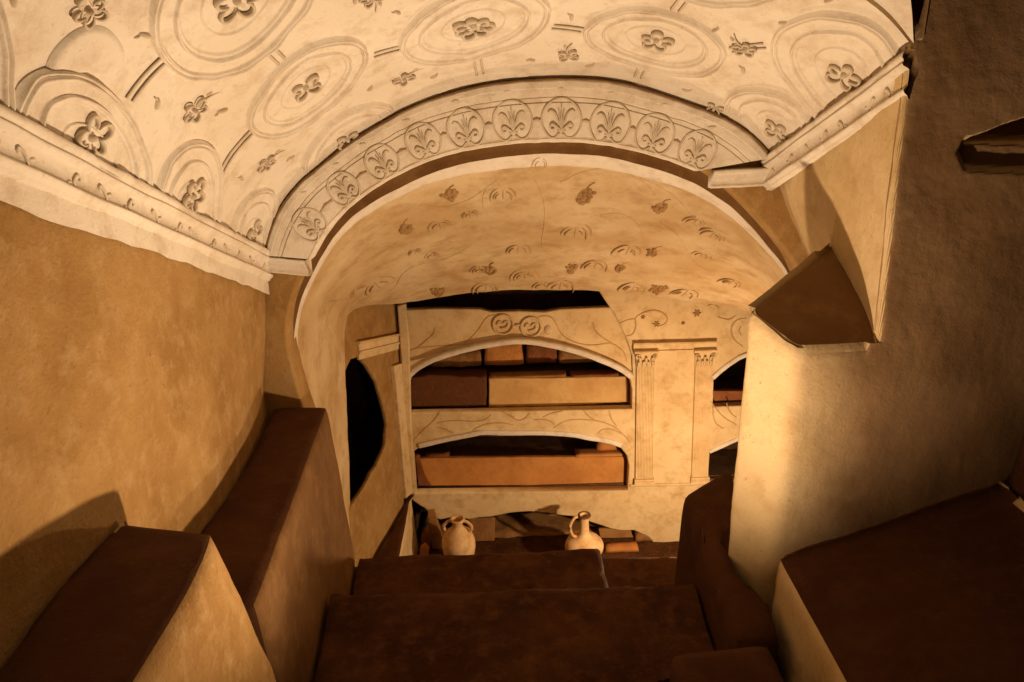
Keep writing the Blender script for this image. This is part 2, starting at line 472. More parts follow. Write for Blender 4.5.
# pale lozenge between the nearest medallions
O, T1, T2, N = vframe(.27, 1.58)
_pxo = np.array([proj(q) for q in PO]); _ang = np.unwrap(np.arctan2(_pxo[:, 1] - VP[1], _pxo[:, 0] - VP[0]))
def ut(x, y):
    a = math.atan2(y - VP[1], x - VP[0]); a = a - 2 * math.pi if a > 0 else a
    u = float(np.interp(a, _ang, segL)); Ou = vP(u, np.array(0.0))
    sol = np.linalg.lstsq(np.c_[ray(x, y), dV], Ou - CAM, rcond=None)[0]
    return u, float(sol[1])
pp = np.array([ut(*q) for q in [(42, 76), (49, 54), (62, 38), (76, 27), (92, 23), (107, 26), (119, 40), (124, 54), (121, 66), (108, 74), (85, 70), (60, 74)]])
pp = smooth_curve(np.vstack([pp, pp[:1]]), 60, 2)[:-1]; pc_ = pp.mean(0)
rr_ = np.linspace(0, 1, 14); hgt_ = .012 * np.clip((1 - rr_) / .15, 0, 1) ** .5 + .001
Q = pc_ + (pp - pc_)[:, None, :] * rr_[None, :, None]
Vq = vS(Q[..., 0], Q[..., 1], np.repeat(hgt_[None], len(pp), 0))
mk('smooth_patch', Vq.reshape(-1, 3), gridfaces(len(pp), 14, True), STUCCO, ceiling)
# ---------------------------------------------------------------- walls of the stair
nL = np.cross(dV, [0, 0, 1.0]); nL /= np.linalg.norm(nL)            # points to +x
LW = atY(265, 258, YA); RW = atY(770, 165, YA)
hd = np.array([dV[0], dV[1], 0]); hd /= np.linalg.norm(hd)
def wallpt(base, s, z, out=0.0):
    """s metres before the arch plane along the wall, z absolute height."""
    P = base - hd * np.asarray(s)[..., None]; P = P + nL * np.asarray(out)[..., None]
    P[..., 2] = z; return P
nz, ns = 110, 150
S_, Zq = np.meshgrid(np.linspace(-.05, 4.2, ns), np.linspace(0, 1, nz), indexing='ij')
slope = -dV[2] / np.hypot(dV[0], dV[1])
ztop = LW[2] + S_ * slope + .03
Z_ = ZF + (ztop - ZF) * Zq
P = wallpt(LW, S_, Z_, 0 * S_)
flare = -.02 * np.clip((3.4 - Z_), 0, 2)
P += nL * (.03 * fnoise(P, 1.3, 31) + .008 * fnoise(P, 7, 32))[..., None]
P[..., 0] -= .10 * np.exp(-np.clip(S_, 0, 9) / .45) * np.clip((ztop - .12 - Z_) / .6, 0, 1)
wl = MB(); wl.add(P, gridfaces(ns, nz))
wall_left = wl.build('wall_left', OCHRE)
tag(wall_left, 'ochre plastered side wall running down left of the stairs', 'wall', kind='structure')
# paler plaster band under the cornice
S2, Q2 = np.meshgrid(np.linspace(.0, 4.2, 160), np.linspace(0, 1, 10), indexing='ij')
zt = LW[2] + S2 * slope - .10
zb = zt - .075 - .015 * vnoise(np.stack([S2, 0 * S2, 0 * S2], -1), 3, 4) - .012 * vnoise(np.stack([S2, 0 * S2, 0 * S2], -1), 14, 9)
P = wallpt(LW, S2, zt + (zb - zt) * Q2, .004 + 0 * Q2)
P += nL * (.03 * fnoise(P, 1.3, 31) + .008 * fnoise(P, 7, 32))[..., None]
mk('plaster_band', P.reshape(-1, 3), gridfaces(160, 10), STUCCO, wall_left)

def cornice(name, base, sgn, s0, s1, label):
    prof = [(-.02, .030), (.030, .030), (.042, .024), (.043, .008), (.036, .002), (.034, -.004), (.039, -.008), (.036, -.016), (.026, -.022), (.018, -.028), (.016, -.072), (.022, -.076), (.026, -.082), (.022, -.090), (.012, -.098), (.008, -.108), (-.02, -.112)]
    pr = []
    for a, b in zip(prof[:-1], prof[1:]):
        for q in (0, .5): pr.append((a[0] + (b[0] - a[0]) * q, a[1] + (b[1] - a[1]) * q))
    pr.append(prof[-1]); pr = np.array(pr)
    n = 260; ss = np.linspace(s0, s1, n)
    S, K = np.meshgrid(ss, np.arange(len(pr)), indexing='ij')
    o = pr[K, 0]; dz = pr[K, 1]
    q = np.stack([S, dz * 4, 0 * S], -1)
    chip = np.clip(vnoise(np.stack([S, 0 * S, 0 * S], -1), 22, 3) - .22, 0, 1) * (K < 8)
    o = o * (1 + .22 * vnoise(q, 9, 41)) - .03 * chip
    dz = dz + .006 * vnoise(q, 5, 42)
    Z = base[2] + S * slope + dz
    P = wallpt(base, S, Z, sgn * o)
    ob = mk(name, P.reshape(-1, 3), gridfaces(n, len(pr), flip=sgn > 0) + [tuple(range(len(pr))), tuple((n - 1) * len(pr) + i for i in range(len(pr)))], STUCCO)
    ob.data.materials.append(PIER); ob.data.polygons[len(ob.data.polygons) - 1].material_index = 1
    tag(ob, label, 'cornice', kind='structure')
    # curled leaves on the frieze
    k = 0
    s = s0 + .10
    while s < min(s1 - .05, 2.6):
        z = base[2] + s * slope
        mb = MB(); hgt = .038
        sd = 1 if k % 2 else -1
        N = nL * sgn
        pts = [(0, -.072), (.004, -.06), (.008 * sd, -.048), (.016 * sd, -.040), (.026 * sd, -.040), (.030 * sd, -.048), (.024 * sd, -.054)]
        Pt = [wallpt(base, np.array(s + a), z + a * slope + b, np.array(sgn * .018)) for a, b in pts]
        tube(mb, smooth_curve(Pt, 16), [.002, .004, .0045, .003], 7, N)
        C0 = wallpt(base, np.array(s - .02 * sd), z - .06, np.array(sgn * .016))
        dome(mb, C0, hd, np.array([0, 0, 1.0]), N, .014, .006, .006, 3, 9)
        mb.build('leaf_ornament', ORNAMENT, ob)
        s += .135 + .03 * math.sin(k * 2.1); k += 1
    return ob
cornice('trim_1', LW, 1, 0, 4.2, 'moulded stucco cornice with curled leaves along the top of the ochre wall')
cornice('trim_2', RW, -1, 0, .995, 'short moulded stucco cornice above the notched pier')

# ---------------------------------------------------------------- right wall: notched pier, ledge and near face
def rwall_disp(P, N):
    h = .012 * fnoise(P, 1.8, 51) + .005 * fnoise(P, 9, 52) + .0015 * fnoise(P, 40, 53, 2)
    return P + N * h[..., None]
YP = 2.2
rw = MB()
def inpoly(x, y, poly):
    poly = np.asarray(poly); c = np.zeros(x.shape, bool); n = len(poly)
    for i in range(n):
        x0, y0 = poly[i]; x1, y1 = poly[(i + 1) % n]
        cond = ((y0 > y) != (y1 > y)) & (x < (x1 - x0) * (y - y0) / (y1 - y0 + 1e-12) + x0)
        c ^= cond
    return c
def rounded_path(pts, rads, step=.012):
    """horizontal polyline with rounded corners -> (n,2)"""
    out = [np.array(pts[0], float)]
    for i in range(1, len(pts) - 1):
        p = np.array(pts[i], float); a = np.array(pts[i - 1], float) - p; b = np.array(pts[i + 1], float) - p
        r = rads[i]; ua = a / np.linalg.norm(a); ub = b / np.linalg.norm(b)
        A = p + ua * r; B = p + ub * r
        for q in np.linspace(0, 1, 9): out.append((1 - q) ** 2 * A + 2 * q * (1 - q) * p + q * q * B)
    out.append(np.array(pts[-1], float)); P = np.array(out)
    L = np.linalg.norm(np.diff(P, axis=0), axis=1).sum(); step = .007
    return resample(P, int(L / step))
# lower wrap: left side face, chamfer, near face
low = rounded_path([(1.25, 2.70), (.835, 2.37), (.945, YP), (2.42, YP)], [0, .03, .05, 0])
T = np.gradient(low, axis=0); T /= np.linalg.norm(T, axis=1)[:, None]
Nh = np.stack([T[:, 1], -T[:, 0]], 1) ; Nh *= np.sign((Nh * (np.array([-.5, 1.0]) - low)).sum(1))[:, None]
def ztop_low(x, y): return 3.69 + .48 * np.clip(y - YP, 0, 2) + .03 * np.clip(x - .95, 0, 1)
nlow = len(low); nzl = 130
zz = np.linspace(0, 1, nzl)
X = np.repeat(low[:, 0][:, None], nzl, 1); Yy = np.repeat(low[:, 1][:, None], nzl, 1)
ztl = ztop_low(X, Yy); Zl = ZF + (ztl - ZF) * zz[None, :]
P = np.stack([X, Yy, Zl], -1); N3 = np.concatenate([np.repeat(Nh[:, None, :], nzl, 1), np.zeros((nlow, nzl, 1))], -1)
# side flares outwards towards the stairs low down; rounds over at the top
fl = np.clip(2.9 - Zl, 0, 1) ** 1.5 * .0 * (N3[..., 0] < -.3) * np.clip((-N3[..., 0]), 0, 1)
P = P + np.stack([-fl, 0 * fl, 0 * fl], -1)
P = rwall_disp(P, N3)
edge = np.clip((Zl - (ztl - .035)) / .035, 0, 1) * (X < 1.19)
P = P - N3 * (.018 * edge ** 2)[..., None]
# plaster pitting near the foot of the near face
rw.add(P, gridfaces(nlow, nzl))
# ledge top
nx, ny = 50, 50
a, b = np.meshgrid(np.linspace(0, 1, nx), np.linspace(0, 1, ny), indexing='ij')
yy = YP + .012 + b * (2.69 - YP)
xl = np.where(yy < 2.37, np.interp(yy, [YP, 2.24, 2.37], [.975, .93, .850]), np.interp(yy, [2.37, 2.69], [.850, 1.25])); xr = 1.26 + 0 * yy
Pl = np.stack([xl + (xr - xl) * a, yy, 0 * yy], -1)
Pl[..., 2] = ztop_low(Pl[..., 0], Pl[..., 1]) - .012 + .012 * fnoise(Pl, 6, 61)
ledge_pts = Pl
# upper wrap: right wall of the vault then near face
xr0 = RW[0] + (.0)
up = rounded_path([(RW[0] + .005, YA + .03), (RW[0] + .012, YP), (2.42, YP)], [0, .022, 0])
T = np.gradient(up, axis=0); T /= np.linalg.norm(T, axis=1)[:, None]
Nh = np.stack([T[:, 1], -T[:, 0]], 1); Nh *= np.sign((Nh * (np.array([-.5, 1.0]) - up)).sum(1))[:, None]
nup = len(up); nzu = 260
X = np.repeat(up[:, 0][:, None], nzu, 1); Yy = np.repeat(up[:, 1][:, None], nzu, 1)
zb = ztop_low(X, Yy) - .004; zb = zb + (2.6 - zb) * np.clip((Yy - YP - .002) / .05, 0, 1)
ztu = np.where(Yy > YP + .03, RW[2] + (YA - Yy) * slope + .02, 5.6)
zzu = np.linspace(0, 1, nzu)
Zu = zb + (ztu - zb) * zzu[None, :]
P = np.stack([X, Yy, Zu], -1); N3 = np.concatenate([np.repeat(Nh[:, None, :], nzu, 1), np.zeros((nup, nzu, 1))], -1)
P[..., 0] += .20 * np.clip((Yy - YP) / 1.0, 0, 1) * np.clip((RW[2] - Zu) / .45, 0, 1.6) ** 1.2
P[..., 0] += .035 * np.clip((4.55 - Zu) / .85, 0, 1) * np.clip((1.5 - X) / .3, 0, 1)
P = rwall_disp(P, N3)
rec = px([(958, 152), (964, 140), (985, 135), (1005, 127), (1024, 121), (1100, 108), (1160, 150), (1100, 172), (1000, 170), (966, 168)], YP)
rec2 = px([(972, 140), (985, 135), (1005, 127), (1024, 121), (1100, 108), (1160, 130), (1100, 141), (1024, 142)], YP)
near_face = (Yy < YP + .02)
def softmask(x, y, poly, w):
    d = np.full(x.shape, 9.0); poly = np.asarray(poly)
    for i in range(len(poly)):
        a = poly[i]; b = poly[(i + 1) % len(poly)]; ab = b - a
        t = np.clip(((x - a[0]) * ab[0] + (y - a[1]) * ab[1]) / (ab @ ab), 0, 1)
        d = np.minimum(d, np.hypot(x - a[0] - t * ab[0], y - a[1] - t * ab[1]))
    d = np.where(inpoly(x, y, poly), d, -d); q = np.clip(d / w * .5 + .5, 0, 1)
    return q * q * (3 - 2 * q)
m1 = softmask(X, Zu, rec, .012) * near_face; m2 = softmask(X, Zu, rec2, .010) * near_face
P[..., 1] += .030 * m1 + .15 * m2
rw.add(P, gridfaces(nup, nzu))
# near face carried up behind the end of the vault
ug = np.linspace(1.9, LT, 40); cap_ = []
for u_ in ug:
    base_ = vP(u_, np.array(0.0)); t_ = (YA - YP - .005) / dV[1]
    q_ = vP(u_, np.array(t_)); cap_.append([(q_[0], YP + .004, q_[2] + z_) for z_ in (-.015, .2, .5, 1.0)])
rw.add(np.array(cap_), gridfaces(40, 4))
lip_ = []
for u_ in ug:
    E_ = vS(np.array([u_]), np.array([tmax(u_)]))[0]
    lip_.append([E_ + np.array([0, .004, .004]), (E_ + np.array([E_[0] + .015, YP + .001, E_[2] + .03])) - E_, np.array([E_[0] + .015, YP + .001, E_[2] + .8])])
rw.add(np.array(lip_), gridfaces(40, 3))
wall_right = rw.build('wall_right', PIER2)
tag(wall_right, 'notched pale plaster pier and side wall right of the stairs', 'wall', kind='structure')
mk('ledge_top', ledge_pts.reshape(-1, 3), gridfaces(nx, ny), BROWN, wall_right)  # ledge of the pale pier painted brown for the shade on its top

# side recess right of the camera
def gridwall(name, O, A, B, na, nb, mat, amp=.02, sc=3, seed=71):
    a, b = np.meshgrid(np.linspace(0, 1, na), np.linspace(0, 1, nb), indexing='ij')
    O, A, B = map(np.asarray, (O, A, B)); N = np.cross(A, B); N = N / np.linalg.norm(N)
    P = O + A * a[..., None] + B * b[..., None]
    P = P + N * (amp * fnoise(P, sc, seed))[..., None]
    return mk(name, P.reshape(-1, 3), gridfaces(na, nb), mat)
wall_side = gridwall('wall_side', (2.34, 2.3, ZF), (.14, -3.0, 0), (0, 0, 5.1), 60, 60, EARTH, .05, 2.5)
tag(wall_side, 'dark brown plaster wall closing the side recess on the right', 'wall', kind='structure')

# ---------------------------------------------------------------- end wall with arch, archivolt, imposts
inner_px = [(324, 500), (318, 460), (309, 425), (300, 400), (292, 372), (287, 345), (290, 315), (300, 286), (313, 258), (333, 224), (360, 198), (399, 174), (439, 156), (496, 145), (553, 141), (604, 144), (648, 154), (692, 169), (723, 189), (749, 213), (775, 242), (792, 264), (806, 300), (812, 345), (808, 420), (800, 500)]
PI_ = np.array([atY(*q, YA) for q in inner_px])
PIs = smooth_curve(PI_, 240, 2)
dq = PIs - np.array([.12, YA, 3.45]); dq[:, 1] = 0; dq /= np.linalg.norm(dq, axis=1)[:, None]
opening = [tuple(p) for p in (PIs + dq * .02 * np.clip((PIs[:, 2:3] - 3.3) / .3, 0, 1))[:, [0, 2]]]
xl0, xr0_ = opening[0][0], opening[-1][0]
outline = [(LW[0] - .28, ZF), (LW[0] - .28, LW[2] - .1), (LW[0] - .06, LW[2] + .0)] + [tuple(p) for p in PO[::8][:, [0, 2]]] + [(RW[0] + .12, RW[2] + .0), (RW[0] + .55, RW[2] - .1), (RW[0] + .55, ZF), (xr0_, ZF)] + opening[::-1] + [(xl0, ZF)]
wall_end = plate('wall_end', outline, [], YA + .012, .16, OCHRE, bev=.012)
tag(wall_end, 'end wall of the stairway pierced by the wide round arch', 'wall', kind='structure')

i0 = int(np.argmin(np.linalg.norm(PIs - atY(313, 258, YA), axis=1)))
i1 = int(np.argmin(np.linalg.norm(PIs - atY(694, 169, YA), axis=1)))
na = 260
AI = resample(PIs[i0:i1 + 1], na); AO = resample(PO, na)
# match by fraction along the arc
hprof = np.array([(0, -.03), (0, .03), (.02, .048), (.06, .050), (.075, .046), (.10, .044), (.62, .044), (.628, .038), (.64, .038), (.648, .046), (.70, .046), (.71, .042), (.72, .042), (.73, .047), (.80, .049), (.85, .050), (.86, .053), (.95, .050), (.985, .042), (1.0, .026), (1.0, -.03)])
K = len(hprof)
w = hprof[:, 0]
PA = AI[:, None, :] + (AO - AI)[:, None, :] * w[None, :, None]
sp = np.stack([np.repeat(np.linspace(0, 4, na)[:, None], K, 1), np.repeat(w[None] * .6, na, 0), np.zeros((na, K))], -1)
hh = hprof[:, 1][None, :] * (1 + .18 * vnoise(sp, 9, 81)) + .004 * vnoise(sp, 24, 82)
PA = PA + np.array([0, -1.0, 0]) * hh[..., None]
PA[..., 2] += .003 * vnoise(sp, 12, 83)
arch = mk('trim_3', PA.reshape(-1, 3), gridfaces(na, K, flip=True), STUCCO, None, False)
tag(arch, 'stucco archivolt carved with a row of palmette roundels', 'archivolt', kind='structure')
rc = [(311.5, 228), (344, 192), (381, 162), (422.5, 140), (467.6, 125.5), (514, 117.5), (566, 115), (617, 119), (664, 128.5), (707, 148)]
YR = YA - .043
ctr = np.array([atY(*q, YR) for q in rc])
arc_c = np.array([.08, YR, 2.98])
FN = np.array([0, -1.0, 0]); Cs = []
for k, c in enumerate(ctr):
    up_ = c - arc_c
    tdir = (ctr[min(k + 1, 9)] - ctr[max(k - 1, 0)]); tdir[1] = 0; tdir /= np.linalg.norm(tdir)
    updir = np.array([-tdir[2], 0, tdir[0]])
    q_ = int(np.argmin(np.linalg.norm((AI + AO)[:, [0, 2]] / 2 - c[[0, 2]], axis=1)))
    c0_ = AI[q_] + (AO[q_] - AI[q_]) * .37; bw = np.linalg.norm(PO - AI[q_], axis=1).min(); c = c0_; c[1] = YR; R = bw * .325
    q2 = np.clip([q_ - 8, q_ + 8], 0, na - 1); tdir = AI[q2[1]] - AI[q2[0]]; tdir[1] = 0; tdir /= np.linalg.norm(tdir); updir = np.array([-tdir[2], 0, tdir[0]]); R *= 1.0
    Cs.append((c, R))
    mb = MB()
    def pt(a, b): return c + tdir * a * R + updir * b * R + FN * .003
    j = lambda: random.uniform(-.03, .03)
    # outer ring open at the foot, ending in two volutes
    ringp = [(.10, -.66), (.30, -.93), (.62, -.90), (.92, -.52), (1.03, .0), (.90, .52), (.52, .90), (0, 1.04), (-.52, .90), (-.90, .52), (-1.03, 0), (-.92, -.52), (-.62, -.90), (-.30, -.93), (-.10, -.66)]
    tube(mb, smooth_curve([pt(a + j(), b + j()) for a, b in ringp], 54), .0045, 7, FN, 1.3)
    mb.build('roundel_ring', ORNAMENT, arch)
    mb = MB()
    for sg in (-1, 1):
        tube(mb, smooth_curve([pt(.0, -.42), pt(.16 * sg, -.10), pt(.30 * sg, .30), pt(.55 * sg, .48), pt(.68 * sg, .34)], 16), [.003, .0045, .0055, .002], 7, FN, 1.6)
        tube(mb, smooth_curve([pt(.0, -.52), pt(.20 * sg, -.40), pt(.42 * sg, -.18), pt(.60 * sg, -.30), pt(.52 * sg, -.52), pt(.38 * sg, -.44)], 18), [.005, .006, .005, .003], 7, FN, 1.7)
        tube(mb, smooth_curve([pt(.05 * sg, -.40), pt(.09 * sg, .1), pt(.14 * sg, .5)], 8), [.003, .004, .0015], 6, FN, 1.4)
    tube(mb, smooth_curve([pt(0, -.5), pt(0, .1), pt(0, .72)], 10), [.004, .005, .002], 7, FN, 1.5)
    dome(mb, pt(0, -.55), tdir, updir, FN, .02, .009, .010, 3, 10)
    mb.build('palmette', ORNAMENT, arch)
for (c, R), (c2, R2) in zip(Cs[:-1], Cs[1:]):
    d = c2 - c; d /= np.linalg.norm(d); A = c + d * R * .98; B = c2 - d * R2 * .98; mb = MB()
    tube(mb, [A + FN * .002, (A + B) / 2 + FN * .006, B + FN * .002], [.004, .009, .004], 7, FN)
    mb.build('knot', ORNAMENT, arch)
mb = MB(); tube(mb, AO + FN * .044 - np.array([0, 0, .003]), .0040, 6, FN); mb.build('edge_shade', BROWN, arch)  # thin brown tube painting the shade line on the outer arris
for q in [(303, 192), (335, 164), (362, 144), (406, 120), (455, 101), (506, 91), (560, 88), (612, 92), (664, 104), (712, 127)]:
    O = atY(*q, YA - .047); mb = MB(); dome(mb, O, np.array([1.0, 0, .1]), np.array([-.1, 0, 1.0]), FN, .022, .007, .010, 3, 9)
    mb.build('bead', ORNAMENT, arch)

def impost(name, A, B, label):
    prof = [(-.05, .006), (.040, .006), (.044, .0), (.040, -.012), (.028, -.018), (.024, -.024), (.026, -.030), (.016, -.035), (.010, -.042), (.008, -.064), (.014, -.067), (.012, -.074), (.0, -.078), (-.05, -.078)]
    pr = np.array(prof); n = 40
    A = np.asarray(A); B = np.asarray(B); P = []
    for q in np.linspace(0, 1, n):
        c = A + (B - A) * q
        for o, dz in pr:
            P.append(c + np.array([0, -o, dz]))
    P = np.array(P); P[:, 1] += .006 * fnoise(P, 14, 91); P[:, 2] += .004 * fnoise(P, 10, 92)
    m = MB(); m.add(P, gridfaces(n, len(pr)) + [tuple(range(len(pr))), tuple((n - 1) * len(pr) + i for i in range(len(pr)))][:])
    o = m.build(name, STUCCO); tag(o, label, 'impost', kind='structure'); return o
impost('trim_4', atY(258, 255, YA), atY(308, 260, YA), 'moulded impost carrying the left foot of the palmette archivolt')
impost('trim_5', atY(712, 171, YA), atY(775, 168, YA), 'moulded impost carrying the right foot of the palmette archivolt')

# ---------------------------------------------------------------- chamber vault (lofted from the arch to the back wall)
front = smooth_curve(PI_, 200, 2)
back_spec = [(358, 575, 4.42), (352, 540, 4.45), (350, 500, 4.45), (347, 430, 4.5), (345, 370, 4.5), (345, 318, 4.6), (356, 307, 4.8), (380, 304, 5.05), (408, 302, 5.3), (440, 296, 5.42), (490, 290, 5.45), (530, 289, 5.45), (600, 291, 5.45), (650, 296, 5.45), (700, 302, 5.4), (745, 309, 5.3), (768, 322, 5.2), (782, 360, 5.0), (780, 430, 4.8), (775, 520, 4.6)]
backc = np.array([atY(x, y, Y) for x, y, Y in back_spec])
# align by key points: foot, springing, crown ...
fi = [0, int(np.argmin(np.abs(front[:100, 2] - 3.45))), int(np.argmin(np.linalg.norm(front - atY(439, 156, YA), axis=1))), int(np.argmin(np.linalg.norm(front - atY(600, 143, YA), axis=1))), int(np.argmin(np.linalg.norm(front - atY(749, 213, YA), axis=1))), 199]
bs = smooth_curve(backc, 400, 1)
def bidx(x, y, Y): return int(np.argmin(np.linalg.norm(bs - atY(x, y, Y), axis=1)))
bi = [0, bidx(345, 340, 4.55), bidx(440, 296, 5.42), bidx(600, 291, 5.45), bidx(735, 307, 5.32), 399]
fr, bk = [], []
for k in range(5):
    m = 46
    fr.append(resample(front[fi[k]:fi[k + 1] + 1], m)[:-1 if k < 4 else None]); bk.append(resample(bs[bi[k]:bi[k + 1] + 1], m)[:-1 if k < 4 else None])
fr = np.vstack(fr); bk = np.vstack(bk)
nprof = len(fr); nw = 120
Wd = np.r_[np.linspace(0, .13, 40), np.linspace(.14, 1, nw - 40)]
# front edge sits slightly wider than the archivolt so the moulding overhangs it
cen = np.array([.12, YA, 3.45])
frw = fr.copy(); dd = frw - cen; dd[:, 1] = 0; dd /= np.linalg.norm(dd, axis=1)[:, None]
frw += dd * .030
frw[:, 1] += .055
Pv = frw[:, None, :] * (1 - Wd)[None, :, None] + bk[:, None, :] * Wd[None, :, None]
# sag: slight concave bow
Tn = np.gradient(Pv, axis=0); Dn = np.gradient(Pv, axis=1)
Nn = np.cross(Tn, Dn); Nn /= np.linalg.norm(Nn, axis=-1)[..., None] + 1e-9
cc = np.array([.1, 4.3, 2.6]); sg = np.sign(((cc - Pv) * Nn).sum(-1)); Nn *= sg[..., None]
hband = -.03 * (Wd < .053) + .022 * ((Wd > .056) & (Wd < .104)) + .008 * ((Wd >= .104) & (Wd < .118))
hb = hband[None, :] + .014 * fnoise(Pv, 2.4, 101) + .005 * fnoise(Pv, 10, 102)
Pv = Pv + Nn * hb[..., None]
vmb = MB(); vmb.add(Pv, gridfaces(nprof, nw))
vb = vmb.bvh()
# outer skin closes the thickness at the far edge
Po = Pv[:, -1, :] + np.array([0, .03, .0]); far = np.concatenate([Pv[:, -1:, :], (Po - Nn[:, -1, :] * .10)[:, None, :], (Pv[:, 60, :] - Nn[:, 60, :] * .14)[:, None, :], (Pv[:, 4, :] - Nn[:, 4, :] * .14)[:, None, :]], 1)
vmb.add(far, gridfaces(nprof, 4))
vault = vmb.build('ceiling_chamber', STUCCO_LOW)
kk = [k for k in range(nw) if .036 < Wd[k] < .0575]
mk('dark_strip', (Pv[:, kk, :] + Nn[:, kk, :] * .003).reshape(-1, 3), gridfaces(nprof, len(kk)), BROWN, vault)  # brown strip along the groove behind the archivolt lip
kk = [k for k in range(nw) if .054 < Wd[k] < .119]
mk('arch_rim', (Pv[:, kk, :] + Nn[:, kk, :] * .004).reshape(-1, 3), gridfaces(nprof, len(kk)), STUCCO, vault)
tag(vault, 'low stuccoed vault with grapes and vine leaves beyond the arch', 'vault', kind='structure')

def hit(x, y, bvh):
    d = Vector(ray(x, y)).normalized()
    loc, nor, idx, dist = bvh.ray_cast(Vector(CAM), d)
    if loc is None: return None
    N = np.array(nor)
    if N @ np.array(d) > 0: N = -N
    return np.array(loc), N
def surf_frame(x, y, bvh):
    h = hit(x, y, bvh)
    if h is None: return None
    O, N = h; T1 = cR - N * (cR @ N); T1 /= np.linalg.norm(T1); T2 = np.cross(N, T1)
    if T2 @ cU < 0: T2 = -T2
    vd = O - CAM; vd /= np.linalg.norm(vd)
    k = min(2.2, 1 / max(.2, abs(vd @ N)))
    return O, T1, T2 * k, N

def grapes(x, y, w, h, parent, bvh, mat=ORN_LOW):
    fr_ = surf_frame(x, y, bvh)
    if fr_ is None: return
    O, T1, T2, N = fr_; mb = MB(); rs = np.random.default_rng(int(x * 7 + y))
    rad = .015
    for i in range(26):
        a = rs.uniform(-1, 1); b = rs.uniform(-1, 1)
        if a * a + b * b > 1: continue
        a *= (1 + .35 * b)
        dome(mb, O + T1 * a * w + T2 * b * h + N * .002 * rs.random(), T1, T2 / np.linalg.norm(T2), N, rad, rad * 1.3, rad * 1.1, 3, 8)
    dome(mb, O, T1, T2, N, w, h, .006, 3, 14)
    tube(mb, [O + T2 * h, O + T2 * h * 1.5 + T1 * .01, O + T2 * h * 1.8 + T1 * .03], .004, 6, N)
    mb.build('grape_cluster', mat, parent)
def vleaf(x, y, r, parent, bvh, lobes=5, mat=LEAFM, squash=1.0):
    fr_ = surf_frame(x, y, bvh)
    if fr_ is None: return
    O, T1, T2, N = fr_; mb = MB(); rs = np.random.default_rng(int(x * 3 + y * 11))
    r = r * 1.2
    for sd in (-1, 1):
        for q in (1.0, .62) if rs.random() < .6 else (1.0, .7, .45):
            q *= rs.uniform(.85, 1.12); ph = np.linspace(rs.uniform(-.05, .5), rs.uniform(1.3, 2.0), 9)
            P = [O + T1 * sd * r * (.10 + .75 * q * math.sin(f)) + T2 * r * (.8 * q * math.cos(f) - .2) + N * .004 for f in ph]
            tube(mb, P, [.0015, r * .035, r * .06, .002], 6, N, 1.5)
    tube(mb, [O + T2 * r * .5, O, O - T2 * r * .25], [.002, .004, .002], 6, N)
    mb.build('vine_leaf', mat, parent)
for x, y, w, h in [(450, 195, .040, .03), (406, 229, .034, .036), (585, 197, .045, .05), (660, 207, .033, .034), (572, 268, .040, .05), (620, 268, .03, .04), (438, 291, .06, .06), (658, 289, .065, .07), (652, 252, .035, .04), (490, 271, .05, .05)]:
    grapes(x, y, w, h, vault, vb)
for x, y, r in [(503, 195, .075), (440, 226, .07), (470, 215, .055), (575, 233, .095), (518, 250, .085), (525, 276, .11), (595, 266, .10), (627, 252, .085), (712, 235, .08), (702, 255, .06), (432, 256, .05), (415, 252, .045), (378, 286, .11), (358, 291, .06), (486, 288, .11), (560, 287, .10), (633, 288, .10), (684, 294, .10), (730, 283, .07), (540, 163, .035), (695, 222, .06), (541, 286, .06), (480, 270, .07)]:
    vleaf(x, y, r, vault, vb, 5)
def vine(pts, parent, bvh, name='vine_stem', r=.006, mat=ORN_LOW, n=26):
    C = smooth_curve([(x, y, 0) for x, y in pts], n, 2); P = []; Ns = []
    for x, y, _ in C:
        h = hit(x, y, bvh)
        if h is not None: P.append(h[0]); Ns.append(h[1])
    if len(P) < 3: return
    mb = MB(); tube(mb, P, [r * .6, r, r * .7], 6, np.array(Ns), .8); mb.build(name, mat, parent)
for pts in [[(330, 302), (350, 298), (372, 296), (395, 290), (402, 272), (420, 264), (445, 260), (470, 246)], [(497, 180), (484, 190), (482, 206), (492, 220), (510, 222)], [(535, 180), (545, 200), (545, 225), (540, 245), (552, 258)], [(560, 182), (590, 168), (620, 170), (645, 182), (655, 195)], [(640, 178), (668, 190), (690, 212), (700, 238)], [(420, 205), (445, 208), (470, 200), (490, 185)], [(600, 215), (622, 212), (640, 225), (645, 242)], [(660, 222), (680, 236), (690, 260), (715, 275)], [(365, 262), (385, 250), (400, 240)]]:
    vine(pts, vault, vb, r=.0055, mat=STUCCO_LOW)

